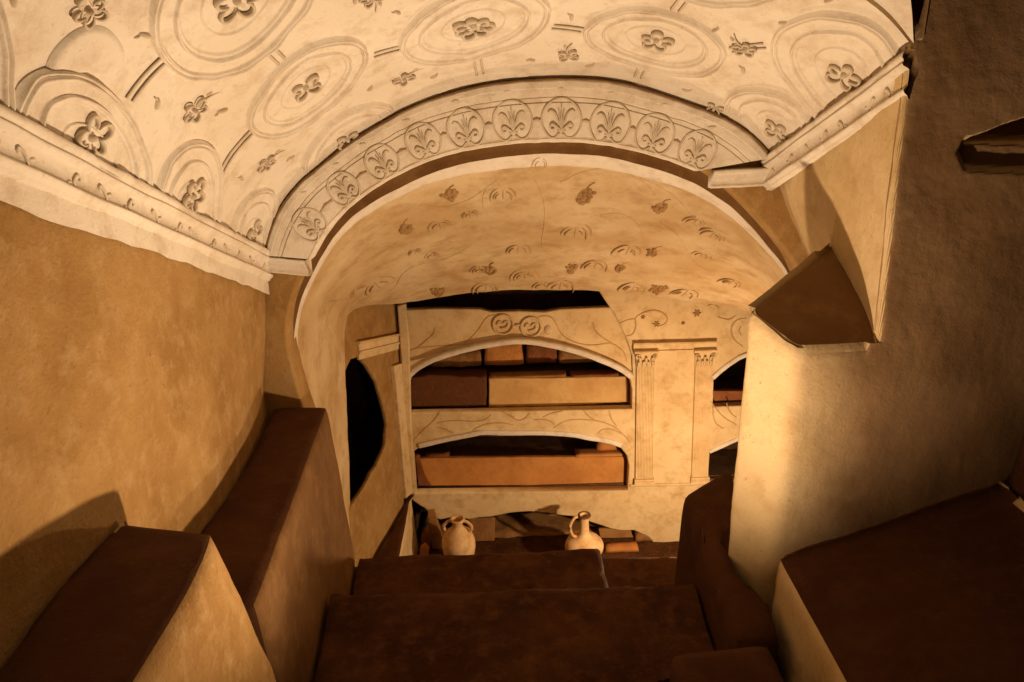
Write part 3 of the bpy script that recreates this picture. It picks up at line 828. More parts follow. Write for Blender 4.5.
# ---------------------------------------------------------------- back wall of the chamber with tiers of burial niches
N1 = [(404, 300), (408, 340), (409, 366), (470, 349), (520, 341), (575, 351), (634, 378), (631, 358), (625, 335), (612, 312), (598, 296), (585, 270), (404, 270)]
N2 = [(410, 413.5), (409, 386), (412, 376), (421, 368), (440, 359), (470, 350.5), (500, 345), (520, 343), (545, 346), (575, 353), (600, 362), (620, 371), (630, 379), (632, 390), (632, 409)]
N3p = [(416, 493.5), (413, 452), (420, 447.5), (445, 441.5), (475, 436), (482, 434), (505, 435), (540, 434.5), (570, 436), (590, 440), (610, 443), (620, 447), (627, 456), (629, 466), (628, 490.5)]
R2p = [(713, 407), (714, 379), (725, 369), (745, 356), (790, 342), (840, 345), (840, 403)]
R3p = [(708, 482), (710, 453), (725, 446), (745, 437), (790, 428), (840, 430), (840, 478)]
def rough_px(pts, amp=.6, per=3):
    out = []
    n = len(pts)
    for i in range(n):
        a = np.array(pts[i]); b = np.array(pts[(i + 1) % n])
        for q in np.arange(per) / per: out.append(tuple(a + (b - a) * q + rng.normal(0, amp, 2) * (1 if np.linalg.norm(b - a) > 6 else .5)))
    return out
lower_edge = [(405, 492), (411, 499), (417, 504), (425, 509), (431, 516), (440, 520), (452, 518), (470, 519), (490, 517), (510, 513), (530, 512), (550, 514), (575, 517), (590, 522), (602, 526), (620, 531), (634, 531), (648, 537), (655, 544), (672, 545), (700, 548), (760, 555), (850, 560)]
wall_outer = [(396, 200), (398, 300), (400, 360), (402, 420), (403, 470)] + lower_edge + [(860, 200)]
HB = [px(N2, YB), px(N3p, YB), px(R2p, YB), px(R3p, YB)]
hole_top = [(404, 250), (404, 301), (405, 309), (480, 309), (492, 313), (560, 313), (575, 308), (611, 307), (608, 300), (598, 291), (585, 250)]
# sink the tier-one panel: cut its area out of the wall and set it back as its own plate
panel_cut = [(404, 250), (405, 330), (408, 362), (440, 353), (470, 344.5), (500, 339), (520, 337), (545, 340), (575, 347), (600, 356), (622, 366), (633, 374), (632, 356), (626, 338), (614, 314), (600, 293), (585, 250)]
wall_back = plate('wall_back', px(rough_px(wall_outer, .35, 2), YB), [px(panel_cut, YB)] + HB, YB, .10, PALE, bev=.014)
tag(wall_back, 'pale stuccoed back wall of the burial chamber with stacked arched niches', 'wall', kind='structure')
panel_px = [(398, 310), (440, 308.5), (480, 309), (492, 312), (520, 311), (545, 312), (560, 309), (611, 307), (640, 306), (640, 385), (622, 368), (600, 358), (575, 349), (545, 342), (520, 339), (500, 341), (470, 346.5), (440, 355), (412, 365), (398, 372)]
panel = plate('arch_panel', px(panel_px, YB + .035), [], YB + .035, .07, PALE, wall_back, bev=.012)
def ribbon(name, pts, Y, wid, proj_, mat, parent, n=70, inward=0.0):
    """raised rounded fillet following an arch edge"""
    C = np.array([atY(x, y, Y) for x, y in smooth_curve([(a, b, 0) for a, b in pts], n, 1)[:, :2]])
    T = np.gradient(C, axis=0); T /= np.linalg.norm(T, axis=1)[:, None]
    S = np.stack([-T[:, 2], 0 * T[:, 0], T[:, 0]], 1); S *= np.sign(S[:, 2].mean() + 1e-6)
    pr = [(0, .06), (0, -proj_ * .7), (.15, -proj_), (.7, -proj_), (1.0, -proj_ * .6), (1.05, .02)]
    P = np.stack([C + S * wid * a + np.array([0, b, 0]) for a, b in pr], 1)
    P += (.004 * fnoise(P, 15, 7))[..., None] * np.array([0, 1, .5])
    return mk(name, P.reshape(-1, 3), gridfaces(n, len(pr)), mat, parent)
ribbon('arch_fillet', N2[2:13], YB, .05, .025, STUCCO, wall_back)
ribbon('arch_fillet', N3p[2:12], YB, .045, .02, STUCCO, wall_back)
ribbon('arch_fillet', R2p[1:5], YB, .04, .02, STUCCO, wall_back, 30)
ribbon('arch_fillet', R3p[1:5], YB, .035, .02, STUCCO, wall_back, 30)
# corner strip left of the niches
strip_px = [(397, 306), (406, 304), (409, 340), (410, 372), (411, 420), (415, 489), (407, 491), (403, 420), (401, 360)]
strip = plate('corner_strip', px(strip_px, YB - .03), [], YB - .03, .05, PALE, wall_back, bev=.012)
# incised and painted vines
zl = lambda pts, s, ox, oy: [(ox + a / s, oy + b / s) for a, b in pts]
def wall_line(pts, Y, parent, r=.0065, mat=PAINT, name='vine_line'):
    C = smooth_curve([(a, b, 0) for a, b in pts], 24, 2)
    P = [atY(a, b, Y - .001) for a, b, _ in C]
    mb = MB(); tube(mb, P, [r * .6, r, r * .7], 6, FN, .6); return mb.build(name, mat, parent)
s1 = 8.525
for pts in [[(85, 600), (150, 580), (230, 510), (290, 460), (300, 405)], [(100, 592), (230, 570), (400, 560), (540, 545)], [(555, 540), (640, 460), (700, 380), (740, 312), (820, 292), (870, 292)]]:
    wall_line(zl(pts, s1, 400, 280), YB + .035, panel)
for pts in [[(300, 282), (340, 300), (370, 360), (400, 420), (450, 465), (540, 500), (640, 515), (740, 500), (790, 490), (860, 530), (900, 570), (915, 640)], [(650, 330), (660, 390), (720, 450), (790, 490)], [(220, 290), (260, 282), (300, 282)]]:
    wall_line(zl(pts, 7.84, 510, 280), YB + .035, panel)
for q in [(503, 324.5), (531, 327)]:
    c = atY(*q, YB + .03); mb = MB()
    tube(mb, [c + np.array([math.cos(a), 0, math.sin(a)]) * .085 for a in np.linspace(0, 6.28, 30)], .011, 8, FN)
    tube(mb, smooth_curve([c + np.array([a, 0, b]) for a, b in [(-.05, .0), (-.03, .04), (0, .0), (.03, .04), (.05, 0), (.02, -.03), (-.02, -.03)]], 22), .009, 7, FN)
    mb.build('roundel_relief', STUCCO_LOW, panel)
c = atY(517, 325, YB + .03); mb = MB(); dome(mb, c, np.array([1.0, 0, 0]), np.array([0, 0, 1.0]), FN, .04, .012, .016, 3, 10); mb.build('knot', STUCCO_LOW, panel)
c = atY(548, 330, YB + .033); mb = MB(); dome(mb, c, np.array([1.0, 0, 0]), np.array([0, 0, 1.0]), FN, .035, .045, .014, 3, 10); mb.build('boss', STUCCO_LOW, panel)
for pts in [[(100, 310), (180, 220), (250, 165), (290, 110), (300, 80)], [(280, 175), (370, 155), (480, 155), (560, 165), (650, 150), (690, 110)], [(280, 210), (340, 215), (400, 250)], [(550, 230), (640, 180), (780, 170), (860, 190)], [(770, 80), (810, 110), (870, 130)]]:
    wall_line(zl(pts, 7.575, 400, 400), YB, wall_back)
for pts in [[(0, 120), (60, 160), (110, 145), (150, 100)], [(180, 150), (290, 145), (340, 190)], [(330, 210), (400, 165), (480, 145), (600, 150), (700, 165), (790, 200), (850, 250), (910, 320)], [(250, 130), (310, 100), (400, 85)], [(560, 80), (600, 130), (640, 150)], [(750, 80), (770, 150), (810, 200)], [(670, 250), (700, 220), (780, 220), (850, 260)]]:
    wall_line(zl(pts, 7.577, 510, 400), YB, wall_back)
for pts in [[(560, 65), (590, 110), (640, 170), (720, 215)], [(575, 80), (580, 200), (640, 240)], [(660, 80), (680, 140), (720, 170)]]:
    wall_line(zl(pts, 6.2, 620, 390), YB, wall_back)
for pts in [[(0, 205), (60, 180), (95, 182), (105, 160), (170, 130), (230, 125), (280, 150), (300, 185), (280, 210), (240, 228), (200, 205)], [(95, 182), (100, 230), (80, 280), (40, 285)], [(540, 100), (580, 85), (612, 110)], [(605, 165), (640, 180), (680, 186), (715, 160)], [(785, 175), (730, 180), (690, 220), (690, 280), (720, 325), (760, 350)], [(750, 225), (735, 250), (750, 280)]]:
    wall_line(zl(pts, 6.2, 620, 290), YB, wall_back, .008)
for q, r in [((697, 313), .035), ((656.5, 324), .03), ((643, 317), .02), ((683, 323), .018)]:
    c = atY(*q, YB - .0); mb = MB()
    for k in range(6):
        a = k * 1.047; dome(mb, c + np.array([math.cos(a), 0, math.sin(a)]) * r * .55, np.array([math.cos(a), 0, math.sin(a)]), np.array([-math.sin(a), 0, math.cos(a)]), FN, r * .5, r * .3, .012, 3, 8)
    dome(mb, c, np.array([1.0, 0, 0]), np.array([0, 0, 1.0]), FN, r * .25, r * .25, .015, 3, 8)
    mb.build('rosette', ORN_LOW, wall_back)

# entablature above the pilasters
def hmould(name, A, B, prof, mat, parent=None, n=30, label=None, cat=None, kind=None):
    A = np.asarray(A); B = np.asarray(B); P = []
    for q in np.linspace(0, 1, n):
        c = A + (B - A) * q
        for o, dz in prof: P.append(c + np.array([0, -o, dz]))
    P = np.array(P); P[:, 1] += .004 * fnoise(P, 14, 91); P[:, 2] += .003 * fnoise(P, 9, 92)
    k = len(prof); m = MB(); m.add(P, gridfaces(n, k) + [tuple(range(k)), tuple((n - 1) * k + i for i in range(k))])
    o = m.build(name, mat, parent, False)
    if label: tag(o, label, cat, kind=kind)
    return o
ent = hmould('trim_6', atY(633, 343.5, YB), atY(716, 341.5, YB), [(-.01, .012), (.036, .012), (.040, .0), (.032, -.010), (.028, -.05), (.040, -.056), (.036, -.068), (.001, -.075), (-.01, -.075)], PALE, None, 30, 'narrow stucco entablature resting on the two fluted pilasters', 'entablature', 'structure')

def pilaster(cx_top, cx_bot, ytop, ybot, w, label):
    T0 = atY(cx_top, ytop, YB); B0 = atY(cx_bot, ybot, YB)
    e = empty('pilaster', (B0[0], YB, B0[2]), label, 'pilaster', 'fluted pilasters between the niches', 'thing')
    # fluted shaft
    nx = 61; xs = np.linspace(-.5, .5, nx)
    hx = .030 - .010 * (np.abs(np.sin(xs * math.pi * 6)) ** .6 < .55) * 1.0
    hx = .030 - .012 * np.cos(xs * math.pi * 12) ** 2; hx[0] = hx[-1] = .001; 
    rows = np.linspace(0, 1, 30); P = []
    zt, zb = T0[2] - .14, B0[2] + .05
    for q in rows:
        for x, h in zip(xs, hx):
            P.append((B0[0] + (T0[0] - B0[0]) * q + x * w * (1 - .06 * q), YB - h, zb + (zt - zb) * q))
    P = np.array(P); P[:, 1] += .004 * fnoise(P, 14, 17)
    mk('shaft', P, gridfaces(30, nx), PALE, e)
    # capital: flaring bell, two rows of leaves, volutes, abacus
    mb = MB(); C = np.array([T0[0], YB, zt]); H = .13; P = []
    for q in np.linspace(0, 1, 12):
        ww = w * (.94 + .22 * q ** 2); pj = .032 + .022 * q ** 2
        for a in (-.5, -.5, .5, .5): pass
        for x, o in [(-.5, .001), (-.5, pj * .9), (-.25, pj), (0, pj), (.25, pj), (.5, pj * .9), (.5, .001)]:
            P.append(C + np.array([x * ww, -o, q * H]))
    mb.add(P, gridfaces(12, 7) + [tuple(77 + i for i in range(7))])
    X1 = np.array([1.0, 0, 0]); Z1 = np.array([0, 0, 1.0])
    mb2 = MB()
    for row, nL_, z in ((0, 4, .02), (1, 3, .06)):
        for k in range(nL_):
            x = (k + .5) / nL_ - .5; O = C + np.array([x * w * .96, -.034 - .008 * row, z])
            tube(mb2, smooth_curve([O - Z1 * .02, O + Z1 * .02 + FN * .006, O + Z1 * .038 + FN * .018, O + Z1 * .03 + FN * .024], 8), [.012, .014, .008], 7, FN, .7)
    for sg in (-1, 1):
        O = C + np.array([sg * w * .43, -.055, H - .03])
        tube(mb2, [O + np.array([math.cos(a) * .018 * (1 - a / 12) * sg, 0, math.sin(a) * .018 * (1 - a / 12)]) for a in np.linspace(-1.5, 7, 22)], .006, 6, FN)
    cap = mb.build('capital', PALE, e)
    mb2.build('acanthus_leaf', STUCCO_LOW, cap)
    hmould('abacus', C + np.array([-w * .62, 0, H + .012]), C + np.array([w * .62, 0, H + .012]), [(  .001, .008), (.062, .008), (.066, 0), (.062, -.012), (.001, -.012)], PALE, cap, 8)
    hmould('base', np.array([B0[0] - w * .54, YB, B0[2] + .05]), np.array([B0[0] + w * .54, YB, B0[2] + .05]), [(  .001, .006), (.04, .006), (.046, -.006), (.040, -.016), (.050, -.024), (.052, -.045), (.001, -.05)], PALE, e, 10)
pilaster(645.5, 643.5, 350, 483, .165, 'fluted stucco pilaster beside the two burial niches')
pilaster(704, 699, 349, 481, .155, 'fluted stucco pilaster next to the heavy pier')
# sill line joining the two pilasters
hmould('base_line', atY(630, 484, YB), atY(712, 482, YB), [(-.01, 0), (.014, 0), (.02, -.01), (.012, -.025), (-.01, -.03)], PALE, wall_back, 16)

# rough masonry behind: the niches' floors, backs and ends (one rock body per tier)
def rockplane(name, pts, mat, label, n=40, amp=.03, parent=None):
    A, B, C_, D = map(np.asarray, pts)
    a, b = np.meshgrid(np.linspace(0, 1, n), np.linspace(0, 1, n), indexing='ij')
    P = (A * ((1 - a) * (1 - b))[..., None] + B * (a * (1 - b))[..., None] + C_ * (a * b)[..., None] + D * ((1 - a) * b)[..., None])
    N = np.cross(B - A, D - A); N = N / np.linalg.norm(N)
    P = P + N * (amp * fnoise(P, 7, 5))[..., None]
    o = mk(name, P.reshape(-1, 3), gridfaces(n, n), mat, parent)
    if label: tag(o, label, 'rock', kind='structure')
    return o
YK = YB + .62
zx = lambda x, y, Y: atY(x, y, Y)
rock = rockplane('wall_rock', [(-1.7, YK, .2), (2.4, YK, .2), (2.4, YK, 4.2), (-1.7, YK, 4.2)], DARKROCK, 'dark tufa rock at the back of the burial niches', 60, .06)
def niche_floor(z, x0, x1, th=.06, y1=YK, name='niche_floor', mat=DARKROCK, y0=YB + .105):
    V = [(x0, y0, z - th), (x1, y0, z - th), (x1, y1, z - th), (x0, y1, z - th), (x0, y0, z), (x1, y0, z), (x1, y1, z), (x0, y1, z)]
    return mk(name, V, [(0, 3, 2, 1), (4, 5, 6, 7), (0, 1, 5, 4), (1, 2, 6, 5), (2, 3, 7, 6), (3, 0, 4, 7)], mat, rock, False)
z2 = atY(520, 407, YB)[2]; z3 = atY(520, 487, YB)[2]; zr2 = atY(730, 402, YB)[2]; zr3 = atY(720, 479, YB)[2]
xL = atY(412, 430, YB)[0]; xR = atY(630, 430, YB)[0]
niche_floor(z2 - .05, xL - .12, xR + .1); niche_floor(z3 - .05, xL - .12, xR + .1)
niche_floor(zr2 - .02, xR + .3, 2.4); niche_floor(zr3 - .02, xR + .3, 2.4)
niche_floor(atY(520, 330, YB)[2] - .06, xL - .12, xR + .1, .08, YK, 'niche_roof')
niche_floor(atY(730, 340, YB)[2], xR + .3, 2.4, .05, YK, 'niche_roof')
for x in (xL - .10, xR + .12, xR + .30):
    V = [(x - .03, YB + .09, .4), (x + .03, YB + .09, .4), (x + .03, YK, .4), (x - .03, YK, .4)]
    V = V + [(a, b, 3.1) for a, b, c in V]
    mk('niche_cheek', V, [(0, 3, 2, 1), (4, 5, 6, 7), (0, 1, 5, 4), (1, 2, 6, 5), (2, 3, 7, 6), (3, 0, 4, 7)], DARKROCK, rock, False)

def slabpx(name, pts, Y, th, mat, label, cat, group=None, bev=.008, rough=.006):
    P = px(pts, Y); P = np.array(P); P[:, 1] = np.maximum(P[:, 1], ZF + .022)
    # densify
    Q = []
    for i in range(len(P)):
        a, b = P[i], P[(i + 1) % len(P)]; m = max(1, int(np.linalg.norm(b - a) / .05))
        for q in range(m): Q.append(a + (b - a) * q / m)
    c = np.array([P[:, 0].mean(), Y + th / 2, P[:, 1].min()])
    o = plate(name, Q, [], Y, th, mat, None, bev, c, rough)
    return tag(o, label, cat, group)
# tier two: slab front, rough masonry, cover tiles, stones
slabpx('stone_slab', [(488.5, 378.5), (560, 378), (627, 376.5), (627.5, 402.5), (560, 406.5), (489, 407)], YB + .115, .05, SLAB, 'long pale stone slab closing the front of the upper burial niche', 'slab')
slabpx('brick_post', [(625.5, 375), (631.5, 376), (631.5, 403), (626, 403)], YB + .112, .05, ROCK_R, 'narrow dark brick upright at the right end of the upper niche', 'brick')
slabpx('masonry_fill', [(408, 378), (430, 375), (455, 377), (486, 377), (486.5, 407), (410, 407.5)], YB + .115, .20, ROCK_D, 'dark red-brown masonry filling the left part of the upper niche', 'masonry', None, .015, .02)
zs2 = atY(550, 379, YB + .1)[2]
niche_floor(zs2 - .025, xL - .05, xR + .06, .05, YK, 'earth_fill', DARKROCK, YB + .335)
def tile3(name, x0, x1, y, Y, d, th, mat, label, cat, group=None):
    A = atY(x0, y, Y); B = atY(x1, y, Y); z = (A[2] + B[2]) / 2
    bot = [(A[0], Y, z), (B[0], Y, z), (B[0], Y + d, z), (A[0], Y + d, z)]
    top = [(p[0], p[1], p[2] + th) for p in bot]
    o = block(name, bot, top, mat, None, .012, ((A[0] + B[0]) / 2, Y + d / 2, z), .004, 9, 5)
    return tag(o, label, cat, group)
tile3('cover_tile', 489, 567, 378.6, YB + .115, .14, .022, ROCK_B, 'thin flat tile lying on the left end of the pale slab', 'tile')
tile3('cover_tile', 570, 620, 377.8, YB + .115, .14, .026, ROCK_R, 'thin reddish tile lying on the right end of the pale slab', 'tile')
def stone(x0, x1, y0, y1, Y, d, mat, label, seed=0, zbase=None):
    A = atY(x0, y1, Y); B = atY(x1, y1, Y); Tp = atY((x0 + x1) / 2, y0, Y)
    z = A[2] if zbase is None else zbase
    r = np.random.default_rng(seed); jt = lambda s: r.uniform(-s, s)
    bot = [(A[0], Y, z), (B[0], Y, z), (B[0], Y + d, z), (A[0], Y + d, z)]
    top = [(A[0] + .02 + jt(.02), Y + .01, Tp[2] + jt(.02)), (B[0] - .02 + jt(.02), Y + .01, Tp[2] + jt(.02)), (B[0] - .02, Y + d, Tp[2] + jt(.02)), (A[0] + .02, Y + d, Tp[2] + jt(.02))]
    o = block('rough_stone', bot, top, mat, None, .02, ((A[0] + B[0]) / 2, Y + d / 2, z), .014, 9, 5, fine=.006)
    return tag(o, label, 'stone', 'rough stones in the upper niche')
zb2 = zs2 + .042
stone(484, 525, 341, 372, YB + .34, .2, ROCK_O, 'bright orange tufa block standing behind the pale slab', 1, zb2)
stone(525.8, 557.5, 342, 372, YB + .36, .2, ROCK_R, 'dark red-brown tufa block beside the orange block', 2, zb2)
stone(558.8, 595, 350, 372, YB + .34, .18, ROCK_B, 'mottled brown tufa block at the right end of the row of stones', 3, zb2)
stone(428, 482.5, 352, 378, YB + .335, .20, ROCK_B, 'sandy brown rubble block left of the orange block', 4, zb2)
# tier three: terracotta front
slabpx('terracotta_slab', [(419, 458.5), (520, 457.5), (625, 457), (625, 483.5), (560, 486), (500, 485.5), (431, 486), (424, 474)], YB + .115, .05, TERRA, 'long orange terracotta panel closing the lower burial niche', 'slab')
slabpx('broken_brick', [(414.5, 455), (419, 457), (425, 474), (431, 486), (418, 486)], YB + .115, .05, ROCK_R, 'dark broken brick wedged left of the terracotta panel', 'brick')
slabpx('brick_post', [(623.5, 455), (627.5, 455), (628, 484), (624, 484)], YB + .115, .05, ROCK_R, 'narrow dark brick upright at the right end of the lower niche', 'brick')
zs3 = atY(560, 457.5, YB + .115)[2]
niche_floor(zs3 - .02, xL - .05, xR + .06, .05, YK, 'earth_fill', DARKROCK, YB + .18)
tile3('cover_tile', 575, 625, 457.4, YB + .12, .16, .026, TERRA, 'thin terracotta tile lying on the right end of the terracotta panel', 'tile')
tile3('cover_tile', 424, 450, 457.8, YB + .12, .10, .02, ROCK_R, 'dark tile scrap lying on the left end of the terracotta panel', 'tile')
stone(596, 618, 442, 454, YB + .16, .12, ROCK_O, 'small orange stone on the tile in the lower niche', 6, zs3 + .025)['group'] = 'stones in the lower niche'
# right-hand niches
slabpx('stone_slab', [(712, 391), (790, 391), (790, 402), (712, 402)], YB + .10, .06, ROCK_R, 'dark slab edge in the niche half hidden by the pier', 'slab')

# ---------------------------------------------------------------- chamber left side: wall with opening, bench
W0 = atY(345, 400, 4.5)[:2]; W1 = atY(402.5, 400, YB)[:2]
wd = W1 - W0; wlen = np.linalg.norm(wd); wd = wd / wlen; wn = np.array([wd[1], -wd[0]])
O3 = np.array([*W0, 0]); N3w = np.array([*wn, 0])
def onside(x, y):
    d = ray(x, y); return CAM + d * ((O3 - CAM) @ N3w) / (d @ N3w)
def sideplate(name, pts, holes, th, mat, parent=None, off=0.0, bev=.01):
    def loc(pp):
        r = []
        for x, y in pp:
            q = onside(x, y); r.append(((q[:2] - W0) @ wd, q[2]))
        return r
    o = plate(name, loc(pts), [loc(h) for h in holes], 0, th, mat, None, bev)
    me = o.data; n = len(me.vertices); co = np.empty(n * 3); me.vertices.foreach_get('co', co); co = co.reshape(-1, 3)
    XY = W0[None] + wd[None] * co[:, 0:1] + (-wn[None]) * (co[:, 1:2] - off)
    V = np.stack([XY[:, 0], XY[:, 1], co[:, 2]], 1) - (root_of(parent) if parent else 0)
    me.vertices.foreach_set('co', V.ravel()); me.update(); 
    if parent: o.parent = parent
    return o
side_out = [(340, 250), (404, 280), (404, 500), (405, 620), (340, 760)]
side_hole = [(342, 518), (341, 420), (346, 372), (352, 359), (359, 357), (367, 366), (376, 382), (382, 400), (387, 425), (386, 445), (380, 460), (372, 472), (363, 490), (352, 506)]
wall_chamber = sideplate('wall_chamber', side_out, [rough_px(side_hole, .5, 2)], .035, OCHRE)
tag(wall_chamber, 'narrow pale side wall of the chamber with a tall dark opening', 'wall', kind='structure')
rockplane('wall_opening', [(W0[0] - .5, 4.2, .4), (W1[0] - .5, 5.8, .4), (W1[0] - .5, 5.8, 3.4), (W0[0] - .5, 4.2, 3.4)], DARKROCK, 'dark rock inside the tall opening of the side wall', 30, .05)
# small capital and moulding on the side wall, above the opening
def side_mould(name, A, B, prof, mat, n=12):
    A = onside(*A); B = onside(*B); P = []
    for q in np.linspace(0, 1, n):
        c = A + (B - A) * q
        for o, dz in prof: P.append(c + N3w * o + np.array([0, 0, dz]))
    k = len(prof)
    return mk(name, P, gridfaces(n, k) + [tuple(range(k)), tuple((n - 1) * k + i for i in range(k))], mat, wall_chamber, False)
side_mould('capital', (356, 343), (399, 334), [(-.005, .01), (.030, .01), (.034, -.002), (.022, -.012), (.016, -.06), (.028, -.066), (.024, -.08), (.012, -.095), (.010, -.13), (-.005, -.13)], PALE)
side_mould('corner_shaft', (391, 366), (402, 362), [(-.005, .0), (.028, .0), (.03, -1.25), (-.005, -1.25)], PALE, 4)
# bench along the left side of the chamber
zbn = atY(412, 492, YB)[2]
bA = atZ(376, 556, zbn); bB = atZ(413, 491, zbn); bC = onside(404, 497); 
bl = [(-1.25, 4.15), (bA[0] + .03, 4.15), (bB[0], YB), (-1.25, YB)]
bench = block('masonry_bench', [(-1.25, 4.1, ZF), (bA[0] + .07, 4.1, ZF), (bB[0] + .02, YB - .02, ZF), (-1.25, YB - .02, ZF)], [(-1.25, 4.1, zbn), (atZ(400, 565, zbn)[0], 4.1, zbn), (bB[0] - .01, YB - .02, zbn), (-1.25, YB - .02, zbn)], PALE, None, .02, (-1.05, 4.8, ZF), .012, 5, 6)
tag(bench, 'low plastered bench along the side wall of the chamber', 'bench')
me = bench.data; me.materials.append(EARTH)  # bench top painted dark, standing for its lack of direct light
for p in me.polygons:
    if p.normal.z > .7: p.material_index = 1

# ---------------------------------------------------------------- chamber floor and rubble base under the back wall
floor = gridwall('floor', (-1.6, -1.2, ZF), (4.2, 0, 0), (0, 7.5, 0), 80, 130, STEPM, .015, 4)
tag(floor, 'dark earth floor of the burial chamber', 'floor', kind='structure')
rub = block('rubble_base', [(-.93, YB + .14, ZF - .05), (1.9, YB + .14, ZF - .05), (1.9, YB + .5, ZF - .05), (-.93, YB + .5, ZF - .05)],
            [(-.93, YB + .16, atY(420, 533, YB + .16)[2]), (1.9, YB + .16, atY(640, 533, YB + .16)[2]), (1.9, YB + .5, atY(640, 533, YB + .16)[2]), (-.93, YB + .5, atY(420, 533, YB + .16)[2])], ROCK_B, None, .02, (.4, YB + .3, ZF - .05), .05, 6, 6, fine=.012)
tag(rub, 'low rubble footing under the pale back wall', 'footing', kind='structure')

def leaning_tile(pts, Y, lean, th, mat, label, name='terracotta_tile', cat='tile', group=None):
    o = slabpx(name, pts, Y, th, mat, label, cat, group, .006, .006)
    o.rotation_euler = (-lean, 0, 0)
    return o
leaning_tile([(468, 519), (495, 519.5), (495, 556), (468, 556)], YB + .06, .05, .03, ROCK_B, 'square brown tile leaning behind the two-handled jar')
leaning_tile([(599, 529), (630, 530), (633, 556), (600, 558)], YB + .05, .05, .03, ROCK_B, 'square brown tile leaning just right of the long-necked jug')
leaning_tile([(427, 512), (434, 511), (438, 525), (446, 556), (433, 558), (429, 535)], YB - .04, .08, .04, ROCK_B, 'curved brown tile fragment leaning by the end of the bench')
leaning_tile([(421, 536), (424, 532), (429, 533), (431, 558), (421, 560)], YB - .10, .06, .04, ROCK_R, 'small red-brown tile fragment leaning beside the curved tile')
leaning_tile([(420, 548), (425, 545), (429, 550), (428, 565), (420, 565)], YB - .22, .05, .04, ROCK_O, 'little orange shard in front of the red-brown tile fragment', 'pottery_shard', 'shard')
st = stone(634, 668, 533, 562, YB + .0, .16, ROCK_B, 'rough brown stone at the foot of the back wall beside the pier', 9, ZF); st['group'] = 'stones at the foot of the wall'
st = stone(604, 640, 548, 558, YB - .16, .12, ROCK_O, 'low flat rubble stone in front of the leaning tile', 10, ZF); st['group'] = 'stones at the foot of the wall'

# ---------------------------------------------------------------- amphorae
def amphora(xc, ytop, yb, Y, Rb, prof, handles, label, tilt, rimmat):
    base = atY(xc, yb, Y)
    topz = atY(xc, ytop, Y)[2]
    H = topz - ZF
    e = empty('amphora', (base[0], Y, ZF), label, 'amphora', 'clay jars on the chamber floor')
    mb = MB(); c = np.array([base[0], Y, ZF])
    revolve(mb, [(r * Rb, z * H) for r, z in prof], c, 44, .04, tilt)
    body = mb.build('body', CLAY, e)
    rmb = MB(); rr = max(r for r, z in prof if z > .97) * Rb * 1.02
    top = c + np.array([H * tilt[0], H * tilt[1], H])
    tube(rmb, [top + np.array([math.cos(a) * rr, math.sin(a) * rr, -.008]) for a in np.linspace(0, 2 * math.pi, 28)], .011, 8)
    rmb.build('rim', rimmat, e)
    for ang, z0, z1, r0, r1, bow in handles:
        dx = np.array([math.cos(ang), math.sin(ang), 0]); hm = MB()
        tl = lambda r, z: c + dx * r * Rb + np.array([z * H * tilt[0], z * H * tilt[1], z * H])
        tube(hm, smooth_curve([tl(r0 - .08, z0), tl(r0 + bow * .5, z0 + .02), tl(r0 + bow, z0 + (z1 - z0) * -.0 + (z0 * 0) + .0) if False else tl(r0 + bow, (z0 + .015)), tl(max(r0, r1) + bow, (z0 * .6 + z1 * .4)), tl(r1 + bow * .4, z1 + .03), tl(r1 - .1, z1)], 24, 2), .014, 9)
        hm.build('handle', CLAY, e)
    return e
# left: squat body, short neck, two handles
amphora(459.5, 518.5, 556, 5.26, .150, [(.02, .0), (.40, .0), (.55, .04), (.84, .24), (1.0, .48), (.97, .62), (.72, .75), (.40, .82), (.29, .86), (.28, .93), (.36, 1.0), (.28, 1.0), (.22, .92), (.20, .84)],
        [(math.pi * .97, .94, .74, .30, .66, .22), (-.12, .94, .74, .30, .66, .22)], 'squat two-handled clay jar in front of the square tile', (.0, .0), CLAY)
# right: broad shouldered body tapering to a toe, tall neck, one handle
amphora(584, 514.5, 560, 5.22, .172, [(.03, .0), (.16, .0), (.34, .10), (.74, .26), (.97, .40), (1.0, .47), (.86, .55), (.52, .61), (.29, .645), (.235, .71), (.225, .92), (.27, 1.0), (.20, 1.0), (.17, .90), (.16, .75)],
        [(math.pi * 1.04, .955, .62, .24, .52, .26)], 'long-necked one-handled clay jug standing nearest the pier', (.0, .0), CLAY_RIM)

# ---------------------------------------------------------------- parapets beside the stairs
bv_wl = bvh_of(wall_left); bv_wr = bvh_of(wall_right); bv_end = bvh_of(wall_end); bv_cv = bvh_of(vault); bv_side = bvh_of(wall_side); bv_ch = bvh_of(wall_chamber)
fit(bench, 0, -.80, [bv_ch], .012, -1)
GP = 'stepped parapets beside the stairs'
zA = 3.475
def round_end(x, y, z):
    q = max(0.0, min(1.0, (y - 1.20) / .46)); w = max(0.0, min(1.0, (z - 2.95) / .45))
    x = -1.2 + (x + 1.2) * (1 - .17 * q ** 2.6 * w)
    return (x, y, z - .05 * q ** 3 * w * max(0, min(1, (x + 1.15) / .3)))
pa = block('masonry_parapet', [(-1.2, -.6, ZF + .02), (-.56, -.6, ZF + .02), (-.58, 1.66, ZF + .02), (-1.2, 1.66, ZF + .02)], [(-1.2, -.6, zA), (-.70, -.6, zA), (-.745, 1.64, zA), (-1.2, 1.64, zA)], EARTH, None, .045, (-.9, .6, ZF), .02, 2.6, 7, fine=.003, warp=round_end)
tag(pa, 'upper brown masonry parapet beside the ochre wall, closest to the viewer', 'parapet', GP)
zB = 3.14
